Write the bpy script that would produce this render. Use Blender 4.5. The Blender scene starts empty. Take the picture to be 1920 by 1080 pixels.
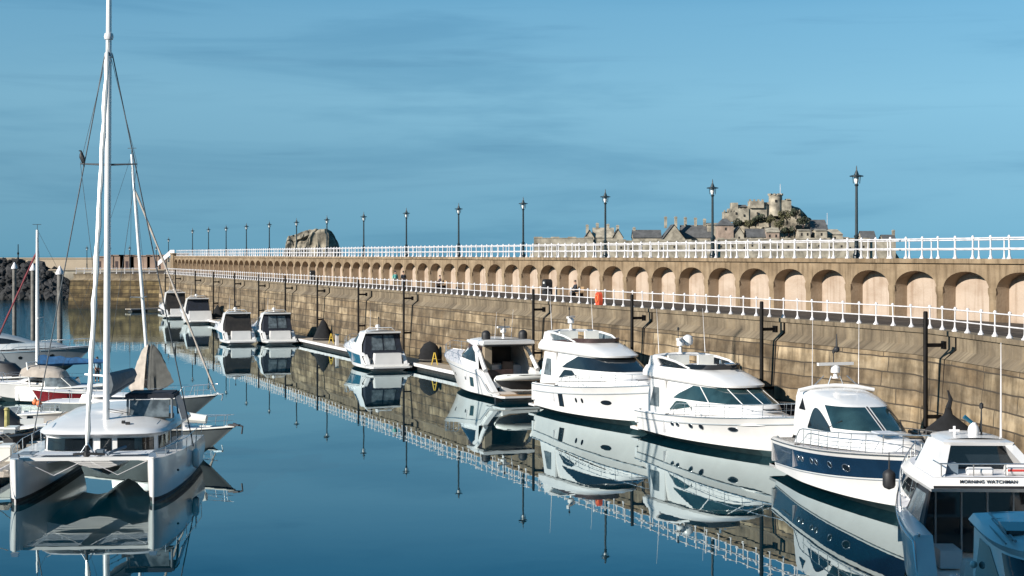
# A harbour marina below a long arcaded sea wall
SKY_LIFT, SKY_TINT, SKY_STR, EXPO = .26, (.92, 1.18, 1.04), .104, .72
import bpy, math, random
from mathutils import Vector, Matrix
from math import radians as R, sin, cos, pi, sqrt, atan2, acos
random.seed(7)
scene = bpy.context.scene
COL = scene.collection
V = Vector
# ------------------------------------------------------------------ camera numbers
FPX, HOR, HC = 3000.0, 478.0, 9.5          # focal length and horizon in photo pixels, eye height above the water
def at_z(px, py, z):                        # the point at height z seen at a photo pixel
    Y = FPX*(HC-z)/(py-HOR); return V(((px-960)/FPX*Y, Y, z))
def at_y(px, py, Y):                        # the point at distance Y seen at a photo pixel
    return V(((px-960)/FPX*Y, Y, HC-(py-HOR)*Y/FPX))
# harbour wall frame: u runs along the wall away from us, D across it (to the right and away)
WX, WY = -0.3567, 0.9342
def W(u, D, z=0.0): return V((u*WX+D*WY, u*WY-D*WX, z))
def u_at(px, D):
    k = (px-960)/FPX; return D*(WY+k*WX)/(k*WY-WX)
WALL_ROT = atan2(WY, WX)                    # heading of +u
# ------------------------------------------------------------------ materials
def _mat(name):
    m = bpy.data.materials.new(name); m.use_nodes = True
    nt = m.node_tree; b = nt.nodes['Principled BSDF']; return m, nt, b
def N(nt, t, **kw):
    n = nt.nodes.new(t)
    for k, v in kw.items(): setattr(n, k, v)
    return n
def mat(name, col, rough=.5, metal=0., vary=.08, scale=3., bump=0., spec=None, coat=0., streak=0.):
    """Plain material with a little procedural unevenness."""
    m, nt, b = _mat(name)
    b.inputs['Roughness'].default_value = rough; b.inputs['Metallic'].default_value = metal
    if spec is not None: b.inputs['Specular IOR Level'].default_value = spec
    if coat: b.inputs['Coat Weight'].default_value = coat; b.inputs['Coat Roughness'].default_value = .05
    tc = N(nt, 'ShaderNodeTexCoord'); mp = N(nt, 'ShaderNodeMapping')
    mp.inputs['Scale'].default_value = (1, 1, .25) if streak else (1, 1, 1)
    nt.links.new(tc.outputs['Object'], mp.inputs['Vector'])
    no = N(nt, 'ShaderNodeTexNoise'); no.inputs['Scale'].default_value = scale; no.inputs['Detail'].default_value = 5
    nt.links.new(mp.outputs[0], no.inputs['Vector'])
    rp = N(nt, 'ShaderNodeValToRGB'); c = V(col)
    lo, hi = c*(1-vary*1.5-streak), c*(1+vary)
    rp.color_ramp.elements[0].position = .35; rp.color_ramp.elements[1].position = .65
    rp.color_ramp.elements[0].color = (*lo, 1); rp.color_ramp.elements[1].color = (*hi, 1)
    nt.links.new(no.outputs['Fac'], rp.inputs[0]); nt.links.new(rp.outputs[0], b.inputs['Base Color'])
    if bump:
        bp = N(nt, 'ShaderNodeBump'); bp.inputs['Strength'].default_value = bump; bp.inputs['Distance'].default_value = .05
        nt.links.new(no.outputs['Fac'], bp.inputs['Height']); nt.links.new(bp.outputs[0], b.inputs['Normal'])
    return m
M = {}
M['gel'] = mat('white_gelcoat', (.68, .67, .655), .25, vary=.03, scale=1.2, coat=.3)
M['gel2'] = mat('cream_gelcoat', (.70, .69, .64), .3, vary=.04, scale=1.5, coat=.2)
M['deck'] = mat('nonslip_deck', (.60, .60, .62), .6, vary=.05, scale=6)
M['nonskid'] = mat('grey_nonslip', (.45, .48, .52), .7, vary=.06, scale=8)
M['grey'] = mat('grey_paint', (.26, .29, .31), .35, vary=.06, scale=1.5)
M['slate'] = mat('slate_hull', (.13, .15, .155), .35, vary=.1, scale=1.5)
M['glass'] = mat('tinted_glass', (.010, .014, .018), .06, vary=.2, scale=1, spec=.6)
M['glass2'] = mat('green_glass', (.02, .045, .05), .05, vary=.3, scale=.8, spec=.8)
M['navy'] = mat('navy_hull', (.008, .025, .055), .15, vary=.1, scale=1, coat=.5)
M['petrol'] = mat('petrol_hull', (.012, .085, .14), .2, vary=.08, scale=1, coat=.4)
M['canvas'] = mat('navy_canvas', (.006, .010, .020), .85, vary=.25, scale=4, bump=.2)
M['clear'] = mat('vinyl_window', (.10, .12, .13), .12, vary=.35, scale=2.5)
M['blue'] = mat('blue_canvas', (.01, .075, .19), .8, vary=.2, scale=4, bump=.2)
M['bag'] = mat('grey_sailbag', (.12, .14, .155), .8, vary=.12, scale=4, bump=.2)
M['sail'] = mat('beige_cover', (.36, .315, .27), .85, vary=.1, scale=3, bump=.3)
M['ochre'] = mat('faded_ochre_paint', (.34, .30, .11), .7, vary=.3)
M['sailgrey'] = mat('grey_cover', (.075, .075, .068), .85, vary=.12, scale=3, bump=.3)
M['antifoul'] = mat('antifouling', (.035, .065, .07), .5, vary=.3, scale=2)
M['rubber'] = mat('black_rubber', (.012, .012, .014), .6, vary=.2, scale=4)
M['steel'] = mat('stainless', (.62, .63, .64), .25, metal=.9, vary=.03)
M['alu'] = mat('mast_aluminium', (.72, .71, .69), .4, metal=.25, vary=.03)
M['wire'] = mat('rigging_wire', (.07, .08, .09), .5, metal=.3)
M['teak'] = mat('teak', (.34, .22, .12), .65, vary=.2, scale=8)
M['red'] = mat('maroon_paint', (.16, .010, .015), .4, vary=.1)
M['redstripe'] = mat('red_stripe', (.5, .05, .04), .5)
M['orange'] = mat('orange_plastic', (.65, .16, .05), .5)
M['lifered'] = mat('lifebuoy_red', (.55, .07, .025), .5)
M['yellow'] = mat('yellow_paint', (.55, .38, .05), .55)
M['white'] = mat('white_paint', (.64, .62, .62), .45, vary=.10, scale=2.2, streak=.06)
M['beige'] = mat('beige_panel', (.28, .25, .21), .6, vary=.1)
M['cush'] = mat('cushion', (.12, .16, .2), .9, vary=.1)
M['brown'] = mat('brown_trim', (.05, .03, .028), .4, vary=.2)
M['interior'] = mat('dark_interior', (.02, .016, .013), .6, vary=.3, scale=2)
M['ink'] = mat('black_lettering', (.02, .02, .025), .5)
M['pile'] = mat('black_steel', (.006, .005, .0045), .6, vary=.4, scale=2, spec=.12)
M['pilegrey'] = mat('grey_steel_pile', (.13, .12, .105), .6, vary=.25, scale=2)
M['lamp'] = mat('dark_green_iron', (.012, .022, .026), .4, vary=.2)
M['lampglass'] = mat('lamp_glass', (.75, .75, .72), .2, vary=.03)
M['plank'] = mat('grey_boards', (.36, .30, .23), .8, vary=.18, scale=5)
M['float'] = mat('black_float', (.018, .02, .02), .7, vary=.3)
M['tarp'] = mat('black_tarpaulin', (.005, .0055, .007), .95, vary=.3, scale=3, bump=.3)
M['granite'] = mat('granite', (.30, .265, .205), .9, vary=.3, scale=.4, bump=.6)  # kept pale: haze over the far castle is put into the colour
M['granite2'] = mat('pink_granite', (.30, .225, .175), .9, vary=.2, scale=.5, bump=.5)
M['rock'] = mat('island_rock', (.20, .175, .13), .95, vary=.46, scale=.28, bump=1.)
M['blackrock'] = mat('breakwater_rock', (.022, .022, .023), .9, vary=.5, scale=.4, bump=.8)
M['slateroof'] = mat('slate_roof', (.085, .085, .085), .7, vary=.2, scale=.5)  # roofs lightened, distance haze is painted into the slate colour
M['leaf'] = mat('dark_leaves', (.050, .060, .034), .9, vary=.45, scale=.4)
M['scrub'] = mat('scrub', (.10, .095, .045), .95, vary=.4, scale=.3)
M['tan'] = mat('far_sea_wall', (.36, .29, .21), .9, vary=.12, scale=.05)
M['brick'] = mat('red_brown_stone', (.27, .19, .145), .9, vary=.15, scale=.4)
M['asphalt'] = mat('asphalt', (.085, .070, .058), .95, vary=.2, scale=1.5, bump=.2, spec=.05)
M['skin'] = mat('skin', (.45, .27, .19), .6)
M['hair'] = mat('dark_hair', (.02, .015, .012), .7)
M['teal'] = mat('teal_cloth', (.10, .38, .34), .85)
M['darkcloth'] = mat('dark_cloth', (.015, .02, .03), .9)
M['denim'] = mat('blue_cloth', (.015, .035, .07), .9)
M['paleblue'] = mat('pale_blue_cloth', (.30, .46, .54), .85)
M['khaki'] = mat('khaki_cloth', (.25, .2, .14), .9)
M['feather'] = mat('black_feathers', (.008, .008, .010), .6)
M['render'] = mat('building_render', (.5, .46, .4), .8)
def masonry(name, kind):
    """Stone of the walls, in wall coordinates (u along the wall, v height) kept in the UV map."""
    m, nt, b = _mat(name); L = nt.links
    b.inputs['Roughness'].default_value = .9
    uv = N(nt, 'ShaderNodeUVMap'); uv.uv_map = 'UVMap'
    def noise(sx, sy, scale, det=6, rough=.6):
        mp = N(nt, 'ShaderNodeMapping'); mp.inputs['Scale'].default_value = (sx, sy, 1)
        L.new(uv.outputs[0], mp.inputs['Vector'])
        n = N(nt, 'ShaderNodeTexNoise'); n.inputs['Scale'].default_value = scale
        n.inputs['Detail'].default_value = det; n.inputs['Roughness'].default_value = rough
        L.new(mp.outputs[0], n.inputs['Vector']); return n.outputs['Fac']
    def ramp(fac, stops):
        r = N(nt, 'ShaderNodeValToRGB'); e = r.color_ramp.elements
        while len(e) < len(stops): e.new(.5)
        for q, (p, c) in zip(e, stops): q.position = p; q.color = (*c, 1)
        L.new(fac, r.inputs[0]); return r.outputs[0]
    def mix(fac, a, c, mode='MIX'):
        x = N(nt, 'ShaderNodeMix', data_type='RGBA', blend_type=mode)
        if isinstance(fac, float): x.inputs[0].default_value = fac
        else: L.new(fac, x.inputs[0])
        for s, q in ((6, a), (7, c)):
            if isinstance(q, tuple): x.inputs[s].default_value = (*q, 1)
            else: L.new(q, x.inputs[s])
        return x.outputs[2]
    hgt = None
    if kind in ('ashlar', 'arm'):
        # courses wander a little
        br = N(nt, 'ShaderNodeTexBrick'); br.offset = .37; br.offset_frequency = 2; br.squash = 1.45; br.squash_frequency = 3
        br.inputs['Scale'].default_value = 1.; br.inputs['Mortar Size'].default_value = .034; br.inputs['Mortar Smooth'].default_value = .3
        br.inputs['Bias'].default_value = -.2; br.inputs['Brick Width'].default_value = 3.4; br.inputs['Row Height'].default_value = .70
        br.inputs['Color1'].default_value = (.135, .094, .052, 1); br.inputs['Color2'].default_value = (.46, .37, .25, 1)
        br.inputs['Mortar'].default_value = (.05, .037, .024, 1)
        dn = N(nt, 'ShaderNodeVectorMath', operation='MULTIPLY_ADD'); nv_ = N(nt, 'ShaderNodeTexNoise'); nv_.inputs['Scale'].default_value = .5; L.new(uv.outputs[0], nv_.inputs['Vector'])
        L.new(nv_.outputs['Color'], dn.inputs[0]); dn.inputs[1].default_value = (.35, .16, 0); L.new(uv.outputs[0], dn.inputs[2]); L.new(dn.outputs[0], br.inputs['Vector'])
        b2_ = N(nt, 'ShaderNodeTexBrick'); b2_.offset = .21; b2_.offset_frequency = 3; b2_.inputs['Scale'].default_value = 1.; b2_.inputs['Mortar Size'].default_value = .012; b2_.inputs['Brick Width'].default_value = 7.1; b2_.inputs['Row Height'].default_value = .70; b2_.inputs['Bias'].default_value = -.1
        b2_.inputs['Color1'].default_value = (.40, .39, .36, 1); b2_.inputs['Color2'].default_value = (1.55, 1.55, 1.52, 1); b2_.inputs['Mortar'].default_value = (.35, .32, .28, 1); L.new(dn.outputs[0], b2_.inputs['Vector'])
        c = mix(.75, br.outputs['Color'], b2_.outputs['Color'], 'MULTIPLY')
        c = mix(.8, c, ramp(noise(.06, 1.6, 1., 2), [(.32, (.55, .52, .46)), (.5, (1, 1, 1)), (.68, (1.3, 1.26, 1.18))]), 'MULTIPLY')   # paler and darker courses
        c = mix(.38, c, ramp(noise(.35, 1.2, 1.), [(.3, (.12, .085, .05)), (.5, (.25, .19, .12)), (.72, (.38, .31, .22))]))
        c = mix(.8, c, ramp(noise(1.1, .28, 1.), [(.40, (.32, .30, .26)), (.57, (1, 1, 1)), (.75, (1.15, 1.1, 1.02))]), 'MULTIPLY')
        c = mix(.7, c, ramp(noise(.5, .7, 1.6), [(.38, (.46, .41, .33)), (.6, (1.05, 1.05, 1.05))]), 'MULTIPLY')
        mo = N(nt, 'ShaderNodeMath', operation='MULTIPLY'); mo.inputs[1].default_value = .9; L.new(br.outputs['Fac'], mo.inputs[0])
        c = mix(mo.outputs[0], c, (.045, .034, .022))
        sp = N(nt, 'ShaderNodeSeparateXYZ'); L.new(uv.outputs[0], sp.inputs[0])       # weed and damp up to the tide line
        sv = N(nt, 'ShaderNodeMath', operation='MULTIPLY'); sv.inputs[1].default_value = .42; L.new(sp.outputs[1], sv.inputs[0])
        nz = N(nt, 'ShaderNodeMath', operation='MULTIPLY_ADD'); nz.inputs[1].default_value = .45; L.new(noise(1.5, .6, 1.), nz.inputs[0]); L.new(sv.outputs[0], nz.inputs[2])
        c = mix(1., c, ramp(nz.outputs[0], [(.0, (.22, .24, .17)), (.30, (.36, .37, .28)), (.62, (.70, .69, .62)), (1., (1, 1, 1))]), 'MULTIPLY')
        hgt = br.outputs['Fac']
        if kind == 'arm': c = mix(1., c, ramp(noise(.25, .9, 1., 5), [(.35, (.38, .36, .22)), (.6, (.72, .68, .5)), (.75, (.95, .9, .7))]), 'MULTIPLY')     # never washed: weed and soot on the end arm
    elif kind == 'band':
        c = ramp(noise(.5, .5, 1.), [(.3, (0.088, 0.066, 0.042)), (.5, (0.152, 0.118, 0.077)), (.7, (0.240, 0.192, 0.128))])
        c = mix(.85, c, ramp(noise(2.6, .22, 1.), [(.34, (.42, .40, .36)), (.52, (1, 1, 1)), (.75, (1.15, 1.1, 1.0))]), 'MULTIPLY')
    elif kind == 'arcade':
        c = ramp(noise(.35, .6, 1.), [(.3, (0.133, 0.092, 0.051)), (.5, (0.211, 0.152, 0.092)), (.72, (0.289, 0.218, 0.139))])
        c = mix(.9, c, ramp(noise(2.4, .25, 1.), [(.36, (.55, .52, .47)), (.52, (1, 1, 1)), (.7, (1.1, 1.06, 1.0))]), 'MULTIPLY')
    elif kind == 'reveal':
        c = ramp(noise(.4, .8, 1.), [(.3, (0.240, 0.172, 0.112)), (.6, (0.320, 0.240, 0.164)), (.75, (0.368, 0.280, 0.200))])
        c = mix(.6, c, ramp(noise(3., .3, 1.), [(.32, (.7, .66, .6)), (.5, (1, 1, 1))]), 'MULTIPLY')
    elif kind == 'niche':
        c = ramp(noise(.4, .5, 1.), [(.3, (0.356, 0.277, 0.213)), (.6, (0.408, 0.328, 0.260)), (.75, (0.439, 0.360, 0.293))])
        c = mix(.75, c, ramp(noise(2.2, .16, 1.), [(.34, (.66, .60, .54)), (.5, (1, 1, 1))]), 'MULTIPLY')
        c = mix(.6, c, ramp(noise(.33, .8, 1.), [(.36, (.74, .68, .62)), (.52, (1, 1, 1)), (.7, (1.05, 1.04, 1.02))]), 'MULTIPLY')
    L.new(c, b.inputs['Base Color'])
    bp = N(nt, 'ShaderNodeBump'); bp.inputs['Strength'].default_value = .5; bp.inputs['Distance'].default_value = .04
    L.new(noise(4., 4., 2.), bp.inputs['Height'])
    if hgt is not None:
        b2 = N(nt, 'ShaderNodeBump', invert=True); b2.inputs['Strength'].default_value = .8; b2.inputs['Distance'].default_value = .05
        L.new(hgt, b2.inputs['Height']); L.new(bp.outputs[0], b2.inputs['Normal']); L.new(b2.outputs[0], b.inputs['Normal'])
    else: L.new(bp.outputs[0], b.inputs['Normal'])
    return m
for k in ('ashlar', 'arm', 'band', 'arcade', 'niche', 'reveal'): M[k+'_stone'] = masonry(k+'_stone', k)
# ------------------------------------------------------------------ objects
def tag(o, label=None, cat=None, group=None, kind=None):
    if label: o['label'] = label
    if cat: o['category'] = cat
    if group: o['group'] = group
    if kind: o['kind'] = kind
    return o
def thing(name, label, cat, loc=(0, 0, 0), rz=0., group=None):
    o = bpy.data.objects.new(name, None); COL.objects.link(o)
    o.empty_display_size = .3; o.location = loc; o.rotation_euler = (0, 0, rz)
    return tag(o, label, cat, group)
def copy_tree(o, parent=None):
    c = o.copy(); COL.objects.link(c)
    if parent: c.parent = parent
    for ch in list(o.children): copy_tree(ch, c)
    return c
class MB:
    """Collects shapes and links them as ONE mesh object."""
    def __init__(s): s.v, s.f, s.m, s.uv = [], [], [], None
    def add(s, vs, fs, m=0):
        o = len(s.v); s.v += [tuple(p) for p in vs]; s.f += [tuple(i+o for i in f) for f in fs]; s.m += [m]*len(fs); return s
    def box(s, c, d, m=0, rz=0., ry=0., taper=1.):
        r = Matrix.Rotation(rz, 3, 'Z') @ Matrix.Rotation(ry, 3, 'Y'); c = V(c); vs = []
        for z in (-.5, .5):
            k = 1 if z < 0 else taper
            for x, y in ((-.5, -.5), (.5, -.5), (.5, .5), (-.5, .5)): vs.append(c + r @ V((x*d[0]*k, y*d[1]*k, z*d[2])))
        return s.add(vs, [(3, 2, 1, 0), (4, 5, 6, 7), (0, 1, 5, 4), (1, 2, 6, 5), (2, 3, 7, 6), (3, 0, 4, 7)], m)
    def tube(s, p0, p1, r0, r1=None, n=8, m=0): return s.path([p0, p1], [r0, r0 if r1 is None else r1], n, m)
    def path(s, pts, r, n=8, m=0, closed=False):
        pts = [V(p) for p in pts]; k = len(pts)
        if not hasattr(r, '__len__'): r = [r]*k
        vs, fs = [], []; up = V((0, 0, 1)); prev = None
        for i, p in enumerate(pts):
            if closed: d = pts[(i+1) % k]-pts[i-1]
            else: d = pts[min(i+1, k-1)]-pts[max(i-1, 0)]
            d = d.normalized() if d.length > 1e-9 else up
            a = prev if prev is not None else (V((1, 0, 0)) if abs(d.z) > .9 else up)
            a = (a-d*a.dot(d)); a = a.normalized() if a.length > 1e-6 else d.orthogonal().normalized()
            prev = a; b = d.cross(a)
            for j in range(n):
                t = 2*pi*j/n; vs.append(p+(a*cos(t)+b*sin(t))*r[i])
        for i in range(k if closed else k-1):
            i2 = (i+1) % k
            for j in range(n): fs.append((i*n+j, i*n+(j+1) % n, i2*n+(j+1) % n, i2*n+j))
        if not closed: fs += [tuple(range(n-1, -1, -1)), tuple((k-1)*n+j for j in range(n))]
        return s.add(vs, fs, m)
    def lathe(s, prof, c=(0, 0, 0), n=16, m=0, sx=1., sy=1.):
        c = V(c); vs, fs = [], []
        for r, z in prof:
            for j in range(n): vs.append(c+V((r*cos(2*pi*j/n)*sx, r*sin(2*pi*j/n)*sy, z)))
        for i in range(len(prof)-1):
            for j in range(n): fs.append((i*n+j, i*n+(j+1) % n, (i+1)*n+(j+1) % n, (i+1)*n+j))
        fs += [tuple(range(n-1, -1, -1)), tuple((len(prof)-1)*n+j for j in range(n))]
        return s.add(vs, fs, m)
    def ball(s, c, r, n=12, m=0, sz=1.):
        return s.lathe([(max(1e-3, r*sin(pi*i/8)), -r*cos(pi*i/8)*sz) for i in range(9)], c, n, m)
    def grid(s, rows, m=0, flip=False, mrow=None):
        k, n = len(rows), len(rows[0]); o = len(s.v)
        for r in rows: s.v += [tuple(p) for p in r]
        for i in range(k-1):
            for j in range(n-1):
                q = (o+i*n+j, o+i*n+j+1, o+(i+1)*n+j+1, o+(i+1)*n+j)
                s.f.append(q[::-1] if flip else q); s.m.append(mrow(i, j) if mrow else m)
        return s
    def prism(s, out, z0, z1, m=0):
        n = len(out); vs = [(x, y, z0) for x, y in out]+[(x, y, z1) for x, y in out]
        return s.add(vs, [tuple(range(n-1, -1, -1)), tuple(range(n, 2*n))]+[(i, (i+1) % n, n+(i+1) % n, n+i) for i in range(n)], m)
    def slab(s, out, d0, d1, fn, m=0):
        """Polygon out (a, b) pushed from depth d0 to d1 through fn(a, b, depth)."""
        n = len(out); vs = [fn(a, b, d0) for a, b in out]+[fn(a, b, d1) for a, b in out]
        return s.add(vs, [tuple(range(n-1, -1, -1)), tuple(range(n, 2*n))]+[(i, (i+1) % n, n+(i+1) % n, n+i) for i in range(n)], m)
    def build(s, name, mats, parent=None, smooth=True, angle=35, uvs=None, recalc=False):
        me = bpy.data.meshes.new(name); me.from_pydata(s.v, [], s.f)
        if not isinstance(mats, (list, tuple)): mats = [mats]
        for q in mats: me.materials.append(M[q] if isinstance(q, str) else q)
        me.polygons.foreach_set('material_index', s.m)
        if uvs:
            l = me.uv_layers.new(name='UVMap'); dat = []
            for lp in me.loops: dat += uvs[lp.vertex_index]
            l.data.foreach_set('uv', dat)
        if recalc:
            import bmesh
            bm = bmesh.new(); bm.from_mesh(me); bmesh.ops.remove_doubles(bm, verts=bm.verts, dist=1e-4)
            bmesh.ops.recalc_face_normals(bm, faces=bm.faces); bm.to_mesh(me); bm.free()
        if smooth:
            me.polygons.foreach_set('use_smooth', [True]*len(me.polygons)); me.set_sharp_from_angle(angle=R(angle))
        me.update()
        o = bpy.data.objects.new(name, me); COL.objects.link(o)
        if parent: o.parent = parent
        return o
def patch(mb, fn, a0, a1, lo, hi, na=12, nb=4, off=.014, inside=(0, 0, 0), m=0, thick=True):
    """A pane that follows the surface fn(a, b), a little proud of it. lo/hi: numbers or functions of the running 0..1."""
    L_ = lo if callable(lo) else (lambda q: lo); H_ = hi if callable(hi) else (lambda q: hi); inside = V(inside); rows, rows0 = [], []
    for i in range(na+1):
        q = i/na; a = a0+(a1-a0)*q; row, row0 = [], []
        for j in range(nb+1):
            b = L_(q)+(H_(q)-L_(q))*j/nb; p = fn(a, b); e = 1e-3
            n = (fn(a+e, b)-fn(a-e, b)).cross(fn(a, b+e)-fn(a, b-e))
            n = n.normalized() if n.length > 1e-12 else V((0, 0, 1))
            if n.dot(p-inside) < 0: n = -n
            row.append(p+n*off); row0.append(p-n*.01)
        rows.append(row); rows0.append(row0)
    mb.grid(rows, m)
    if thick:
        for q in (0, -1): mb.grid([rows[q], rows0[q]], m)
        for q in (0, -1): mb.grid([[r[q] for r in rows], [r[q] for r in rows0]], m)
    return mb
def oval(c, h): return (lambda q: c-h*sqrt(max(0, 1-(2*q-1)**2)), lambda q: c+h*sqrt(max(0, 1-(2*q-1)**2)))
# ================================================================== CAMERA, LIGHT, SKY
cam = bpy.data.cameras.new('camera'); co = bpy.data.objects.new('camera', cam); COL.objects.link(co)
co.location = (0, 0, HC); co.rotation_euler = (R(90), 0, 0)
cam.sensor_width = 36; cam.lens = 36*FPX/1920; cam.shift_y = -(540-HOR)/1920; cam.clip_end = 30000; cam.clip_start = .5
scene.camera = co
SUN_EL, SUN_AZ = R(25), V((-.80, -.60))
sd = V((SUN_AZ.x*cos(SUN_EL), SUN_AZ.y*cos(SUN_EL), sin(SUN_EL))).normalized()
sl = bpy.data.lights.new('sun', 'SUN'); so = bpy.data.objects.new('sun', sl); COL.objects.link(so)
sl.energy = 5.0; sl.angle = R(.55); sl.color = (1., .93, .84); so.rotation_euler = sd.to_track_quat('Z', 'Y').to_euler()
wd = bpy.data.worlds.new('World'); scene.world = wd; wd.use_nodes = True
nt = wd.node_tree; L = nt.links; bg = nt.nodes['Background']
sky = N(nt, 'ShaderNodeTexSky', sky_type='NISHITA'); sky.sun_disc = False
sky.sun_elevation = SUN_EL; sky.sun_rotation = atan2(SUN_AZ.x, SUN_AZ.y)
sky.air_density = 1.0; sky.dust_density = .15; sky.ozone_density = 3.0
tc = N(nt, 'ShaderNodeTexCoord')
# look a little higher into the sky than the ray points: a clear, evenly blue winter horizon
ad = N(nt, 'ShaderNodeVectorMath', operation='ADD'); ad.inputs[1].default_value = (0, 0, SKY_LIFT); L.new(tc.outputs['Generated'], ad.inputs[0])
nm = N(nt, 'ShaderNodeVectorMath', operation='NORMALIZE'); L.new(ad.outputs[0], nm.inputs[0]); L.new(nm.outputs[0], sky.inputs[0])
def cloud(scale, sx, sz, lo, hi, seed, det=5):
    mp = N(nt, 'ShaderNodeMapping'); mp.inputs['Scale'].default_value = (sx, 1, sz); mp.inputs['Location'].default_value = (seed, seed*.7, seed*.3)
    mp.inputs['Rotation'].default_value = (0, R(3), 0); L.new(tc.outputs['Generated'], mp.inputs['Vector'])
    n = N(nt, 'ShaderNodeTexNoise'); n.inputs['Scale'].default_value = scale; n.inputs['Detail'].default_value = det; n.inputs['Roughness'].default_value = .55
    n.inputs['Distortion'].default_value = .35
    L.new(mp.outputs[0], n.inputs['Vector'])
    r = N(nt, 'ShaderNodeMapRange', interpolation_type='SMOOTHSTEP'); r.inputs['From Min'].default_value = lo; r.inputs['From Max'].default_value = hi
    L.new(n.outputs['Fac'], r.inputs['Value']); return r.outputs[0]
def wmix(fac, a, c, k, mode='MIX'):
    x = N(nt, 'ShaderNodeMix', data_type='RGBA', blend_type=mode)
    mu = N(nt, 'ShaderNodeMath', operation='MULTIPLY'); mu.inputs[1].default_value = k; L.new(fac, mu.inputs[0]); L.new(mu.outputs[0], x.inputs[0])
    L.new(a, x.inputs[6]); x.inputs[7].default_value = (*c, 1); return x.outputs[2]
tint = N(nt, 'ShaderNodeMix', data_type='RGBA', blend_type='MULTIPLY'); tint.inputs[0].default_value = 1.; tint.inputs[7].default_value = (*SKY_TINT, 1)
L.new(sky.outputs[0], tint.inputs[6]); c = tint.outputs[2]
c = wmix(cloud(3.0, 1.4, 11, .47, .70, 3.1), c, (.66, .76, .82), .62, 'MULTIPLY')     # thin grey-blue stratus streaks
c = wmix(cloud(7.0, 1.0, 14, .52, .75, 8.4), c, (.78, .82, .86), .55, 'MULTIPLY')
c = wmix(cloud(2.2, 1.6, 7, .50, .80, 5.7), c, (1.16, 1.10, 1.06), .4, 'MULTIPLY')      # paler veils
el = N(nt, 'ShaderNodeSeparateXYZ'); L.new(tc.outputs['Generated'], el.inputs[0])
er = N(nt, 'ShaderNodeValToRGB'); L.new(el.outputs[2], er.inputs[0]); e_ = er.color_ramp.elements
while len(e_) < 5: e_.new(.5)
for q_, (p_, c_) in zip(e_, ((0., (.56, .63, .62)), (.05, (.82, .81, .75)), (.095, (1.08, 1.03, .92)), (.15, (.95, 1.02, .97)), (.21, (.24, .66, .80)))): q_.position = p_; q_.color = (*c_, 1)
xm = N(nt, 'ShaderNodeMix', data_type='RGBA', blend_type='MULTIPLY'); xm.inputs[0].default_value = 1.; L.new(c, xm.inputs[6]); L.new(er.outputs[0], xm.inputs[7]); c = xm.outputs[2]
L.new(c, bg.inputs[0]); bg.inputs[1].default_value = SKY_STR
scene.view_settings.view_transform = 'Standard'; scene.view_settings.look = 'None'; scene.view_settings.exposure = EXPO; scene.view_settings.gamma = 1
scene.cycles.max_bounces = 8; scene.cycles.glossy_bounces = 4; scene.cycles.diffuse_bounces = 3; scene.cycles.use_denoising = True
scene.cycles.caustics_reflective = False; scene.cycles.caustics_refractive = False
# ================================================================== WATER
wm, nt, b = _mat('harbour_water'); L = nt.links
nt.nodes.remove(b); b = nt.nodes.new('ShaderNodeBsdfDiffuse'); b.inputs['Color'].default_value = (.0, .016, .026, 1)      # the deep blue-green body of the water
gl = nt.nodes.new('ShaderNodeBsdfGlossy'); gl.inputs['Color'].default_value = (.86, .985, 1., 1); gl.inputs['Roughness'].default_value = 0.
fr = nt.nodes.new('ShaderNodeFresnel'); fr.inputs['IOR'].default_value = 2.1
ms = nt.nodes.new('ShaderNodeMixShader'); L.new(fr.outputs[0], ms.inputs[0]); L.new(b.outputs[0], ms.inputs[1]); L.new(gl.outputs[0], ms.inputs[2])
L.new(ms.outputs[0], nt.nodes['Material Output'].inputs['Surface'])
tc = N(nt, 'ShaderNodeTexCoord'); geo = tc.outputs['Object']
def wn(scale, sx, sy, det):
    mp = N(nt, 'ShaderNodeMapping'); mp.inputs['Scale'].default_value = (sx, sy, 1); L.new(geo, mp.inputs['Vector'])
    n = N(nt, 'ShaderNodeTexNoise'); n.inputs['Scale'].default_value = scale; n.inputs['Detail'].default_value = det; L.new(mp.outputs[0], n.inputs['Vector']); return n.outputs['Fac']
b1 = N(nt, 'ShaderNodeBump'); b1.inputs['Strength'].default_value = 1.; b1.inputs['Distance'].default_value = .0011; L.new(wn(.9, 1, 1, 2), b1.inputs['Height'])
b2 = N(nt, 'ShaderNodeBump'); b2.inputs['Strength'].default_value = 1.; b2.inputs['Distance'].default_value = .011; L.new(wn(.10, 1, 1, 1), b2.inputs['Height'])
L.new(b1.outputs[0], b2.inputs['Normal'])
# farther out, where no wall shelters it, the surface is ruffled
sp = N(nt, 'ShaderNodeSeparateXYZ'); L.new(geo, sp.inputs[0])
rg = N(nt, 'ShaderNodeMapRange'); rg.inputs['From Min'].default_value = 110; rg.inputs['From Max'].default_value = 300; rg.inputs['To Min'].default_value = 0; rg.inputs['To Max'].default_value = .012
L.new(sp.outputs[1], rg.inputs['Value'])
b3 = N(nt, 'ShaderNodeBump'); b3.inputs['Strength'].default_value = 1.; L.new(rg.outputs[0], b3.inputs['Distance']); L.new(wn(.8, 1, 1, 2), b3.inputs['Height']); L.new(b2.outputs[0], b3.inputs['Normal'])
out_ = N(nt, 'ShaderNodeVectorMath', operation='DOT_PRODUCT'); out_.inputs[1].default_value = (-1, -.273, 0); L.new(geo, out_.inputs[0])      # wind comes in through the entrance
om = N(nt, 'ShaderNodeMapRange', interpolation_type='SMOOTHSTEP'); om.inputs['From Min'].default_value = 0.; om.inputs['From Max'].default_value = 7.; om.inputs['To Max'].default_value = 1.; L.new(out_.outputs['Value'], om.inputs['Value'])
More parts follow.
